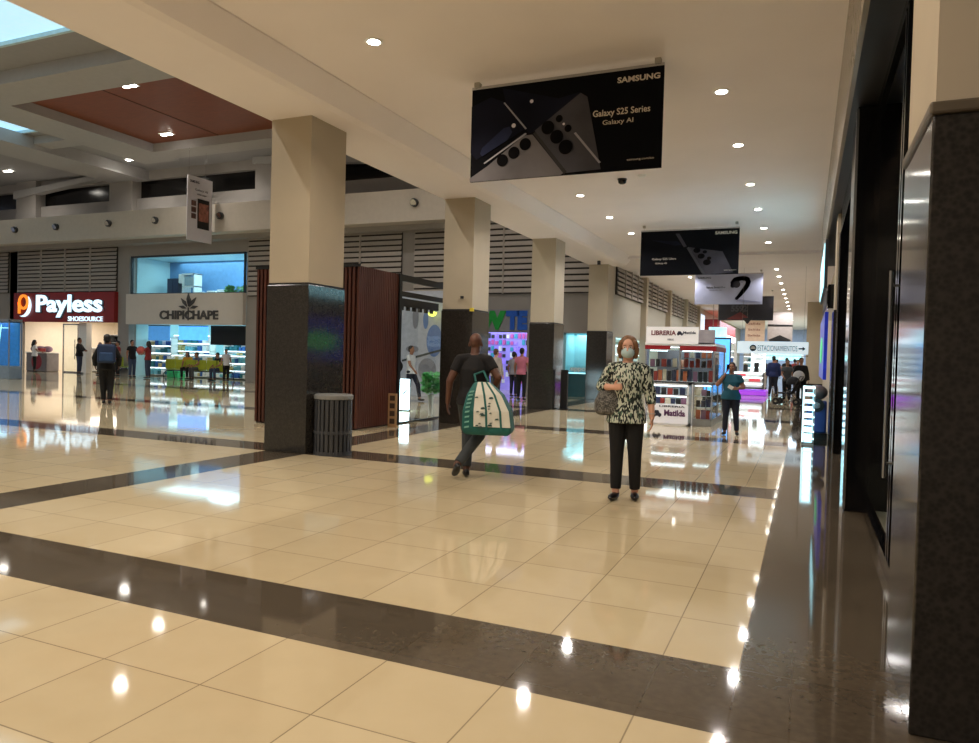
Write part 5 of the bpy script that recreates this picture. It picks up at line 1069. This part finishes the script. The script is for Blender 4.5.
person('man in a white and dark shirt striding past the pale mural wall', (-11.0, 19.3, 0), R8(90), 1.68, walk, WHTC, NAVY, SK3, HB, 'short', .0165, 'short', extras=dict(noeyes=True))
o = MB().ball((0, 0, 0), (.2, .13, .2)).build('dark_bag', BLKC, loc=(-11.35, 19.05, 1.05), smooth=True); tag(o, 'dark bag carried by the man striding past the mural', 'bag')
person('blonde woman in a pale jacket by the second column', (-8.75, 20.6, 0), R8(160), 1.66, None, mat('pale_jacket', srgb(176, 166, 160), .85, var=.15), GRYC, SK1, HBR, 'short', .0165, 'long', fem=True, bulk=1.1, extras=dict(noeyes=True))
person('person in a pink shirt and dark trousers by the purple-lit shop', (-8.55, 22.3, 0), R8(180), 1.72, None, PNKC, BLKC, SK3, HB, 'short', .024, 'short')
person('person in a grey top in front of the purple-lit shop, between the others', (-9.5, 24.0, 0), R8(170), 1.6, None, mat('grey_top', srgb(140, 140, 150), .85), NAVY, SK3, HB, 'short', .024, 'short')
person('man in dark blue standing in the far corridor with back turned', (-1.25, 33.0, 0), R8(185), 1.74, dict(ankL=(.14, 0, .085), ankR=(-.14, 0, .085)), mat('dark_blue', srgb(20, 36, 84), .85), NAVY, SK3, HB, 'short', .024, 'long', bulk=1.1)
person('person in a grey top pushing the dark stroller', (-.62, 28.9, 0), R8(10), 1.58, dict(elbL=(.22, -.15, 1.1), wriL=(.18, -.4, 1.0), elbR=(-.22, -.15, 1.1), wriR=(-.18, -.4, 1.0)), GRYC, BLKC, SK3, HB, 'short', .024, 'short')
person('person in black with a white bag near the right wall, behind the stroller', (-.15, 28.3, 0), R8(20), 1.66, None, BLKC, BLKC, SK3, HB, 'short', .024, 'long', bulk=1.15)
o = MB().ball((0, 0, 0), (.2, .12, .2)).build('white_bag', WHTC, loc=(-.22, 28.05, 1.0), smooth=True); tag(o, 'white bag carried near the right wall', 'bag')
crowd = [(-1.9, 38.5, 1.66, GRYC, 'leftmost figure of the distant crowd, in grey'), (-.9, 40.2, 1.72, BLKC, 'distant figure in black just right of the man in dark blue'), (-1.6, 44.5, 1.65, NAVY, 'distant figure in navy under the parking sign'), (-.6, 46.0, 1.7, REDC, 'distant figure in red beyond the stroller'), (-.35, 36.8, 1.62, BLKC, 'distant dark figure at the right of the corridor'), (-2.5, 50, 1.7, TEAL, 'far figure in teal near the corridor end'), (-1.1, 52, 1.68, WHTC, 'far figure in white near the corridor end'), (-1.9, 56, 1.7, BLKC, 'farthest dark figure in the middle of the corridor end')]
proto = {}
for i, (x, y, h_, m_, lb) in enumerate(crowd):
    person(lb, (x, y, 0), R8(170 if i % 2 else 5), h_, walk if i % 2 else None, m_, BLKC if i % 3 else JEAN, SK3, HB, 'short', .035, 'short')
for i, (x, y, rz, m_, lb) in enumerate([(-3.75, 18.6, 20, BLKC, 'dark seller standing inside the bookshop kiosk')]):
    person(lb, (-2.75, 18.0, 0), R8(rz), 1.5, None, m_, BLKC, SK3, HB, 'short', .024, 'short')
# ================================================================ extra fill: tinted shop glow is area lamps plus faint emission in goods and boards
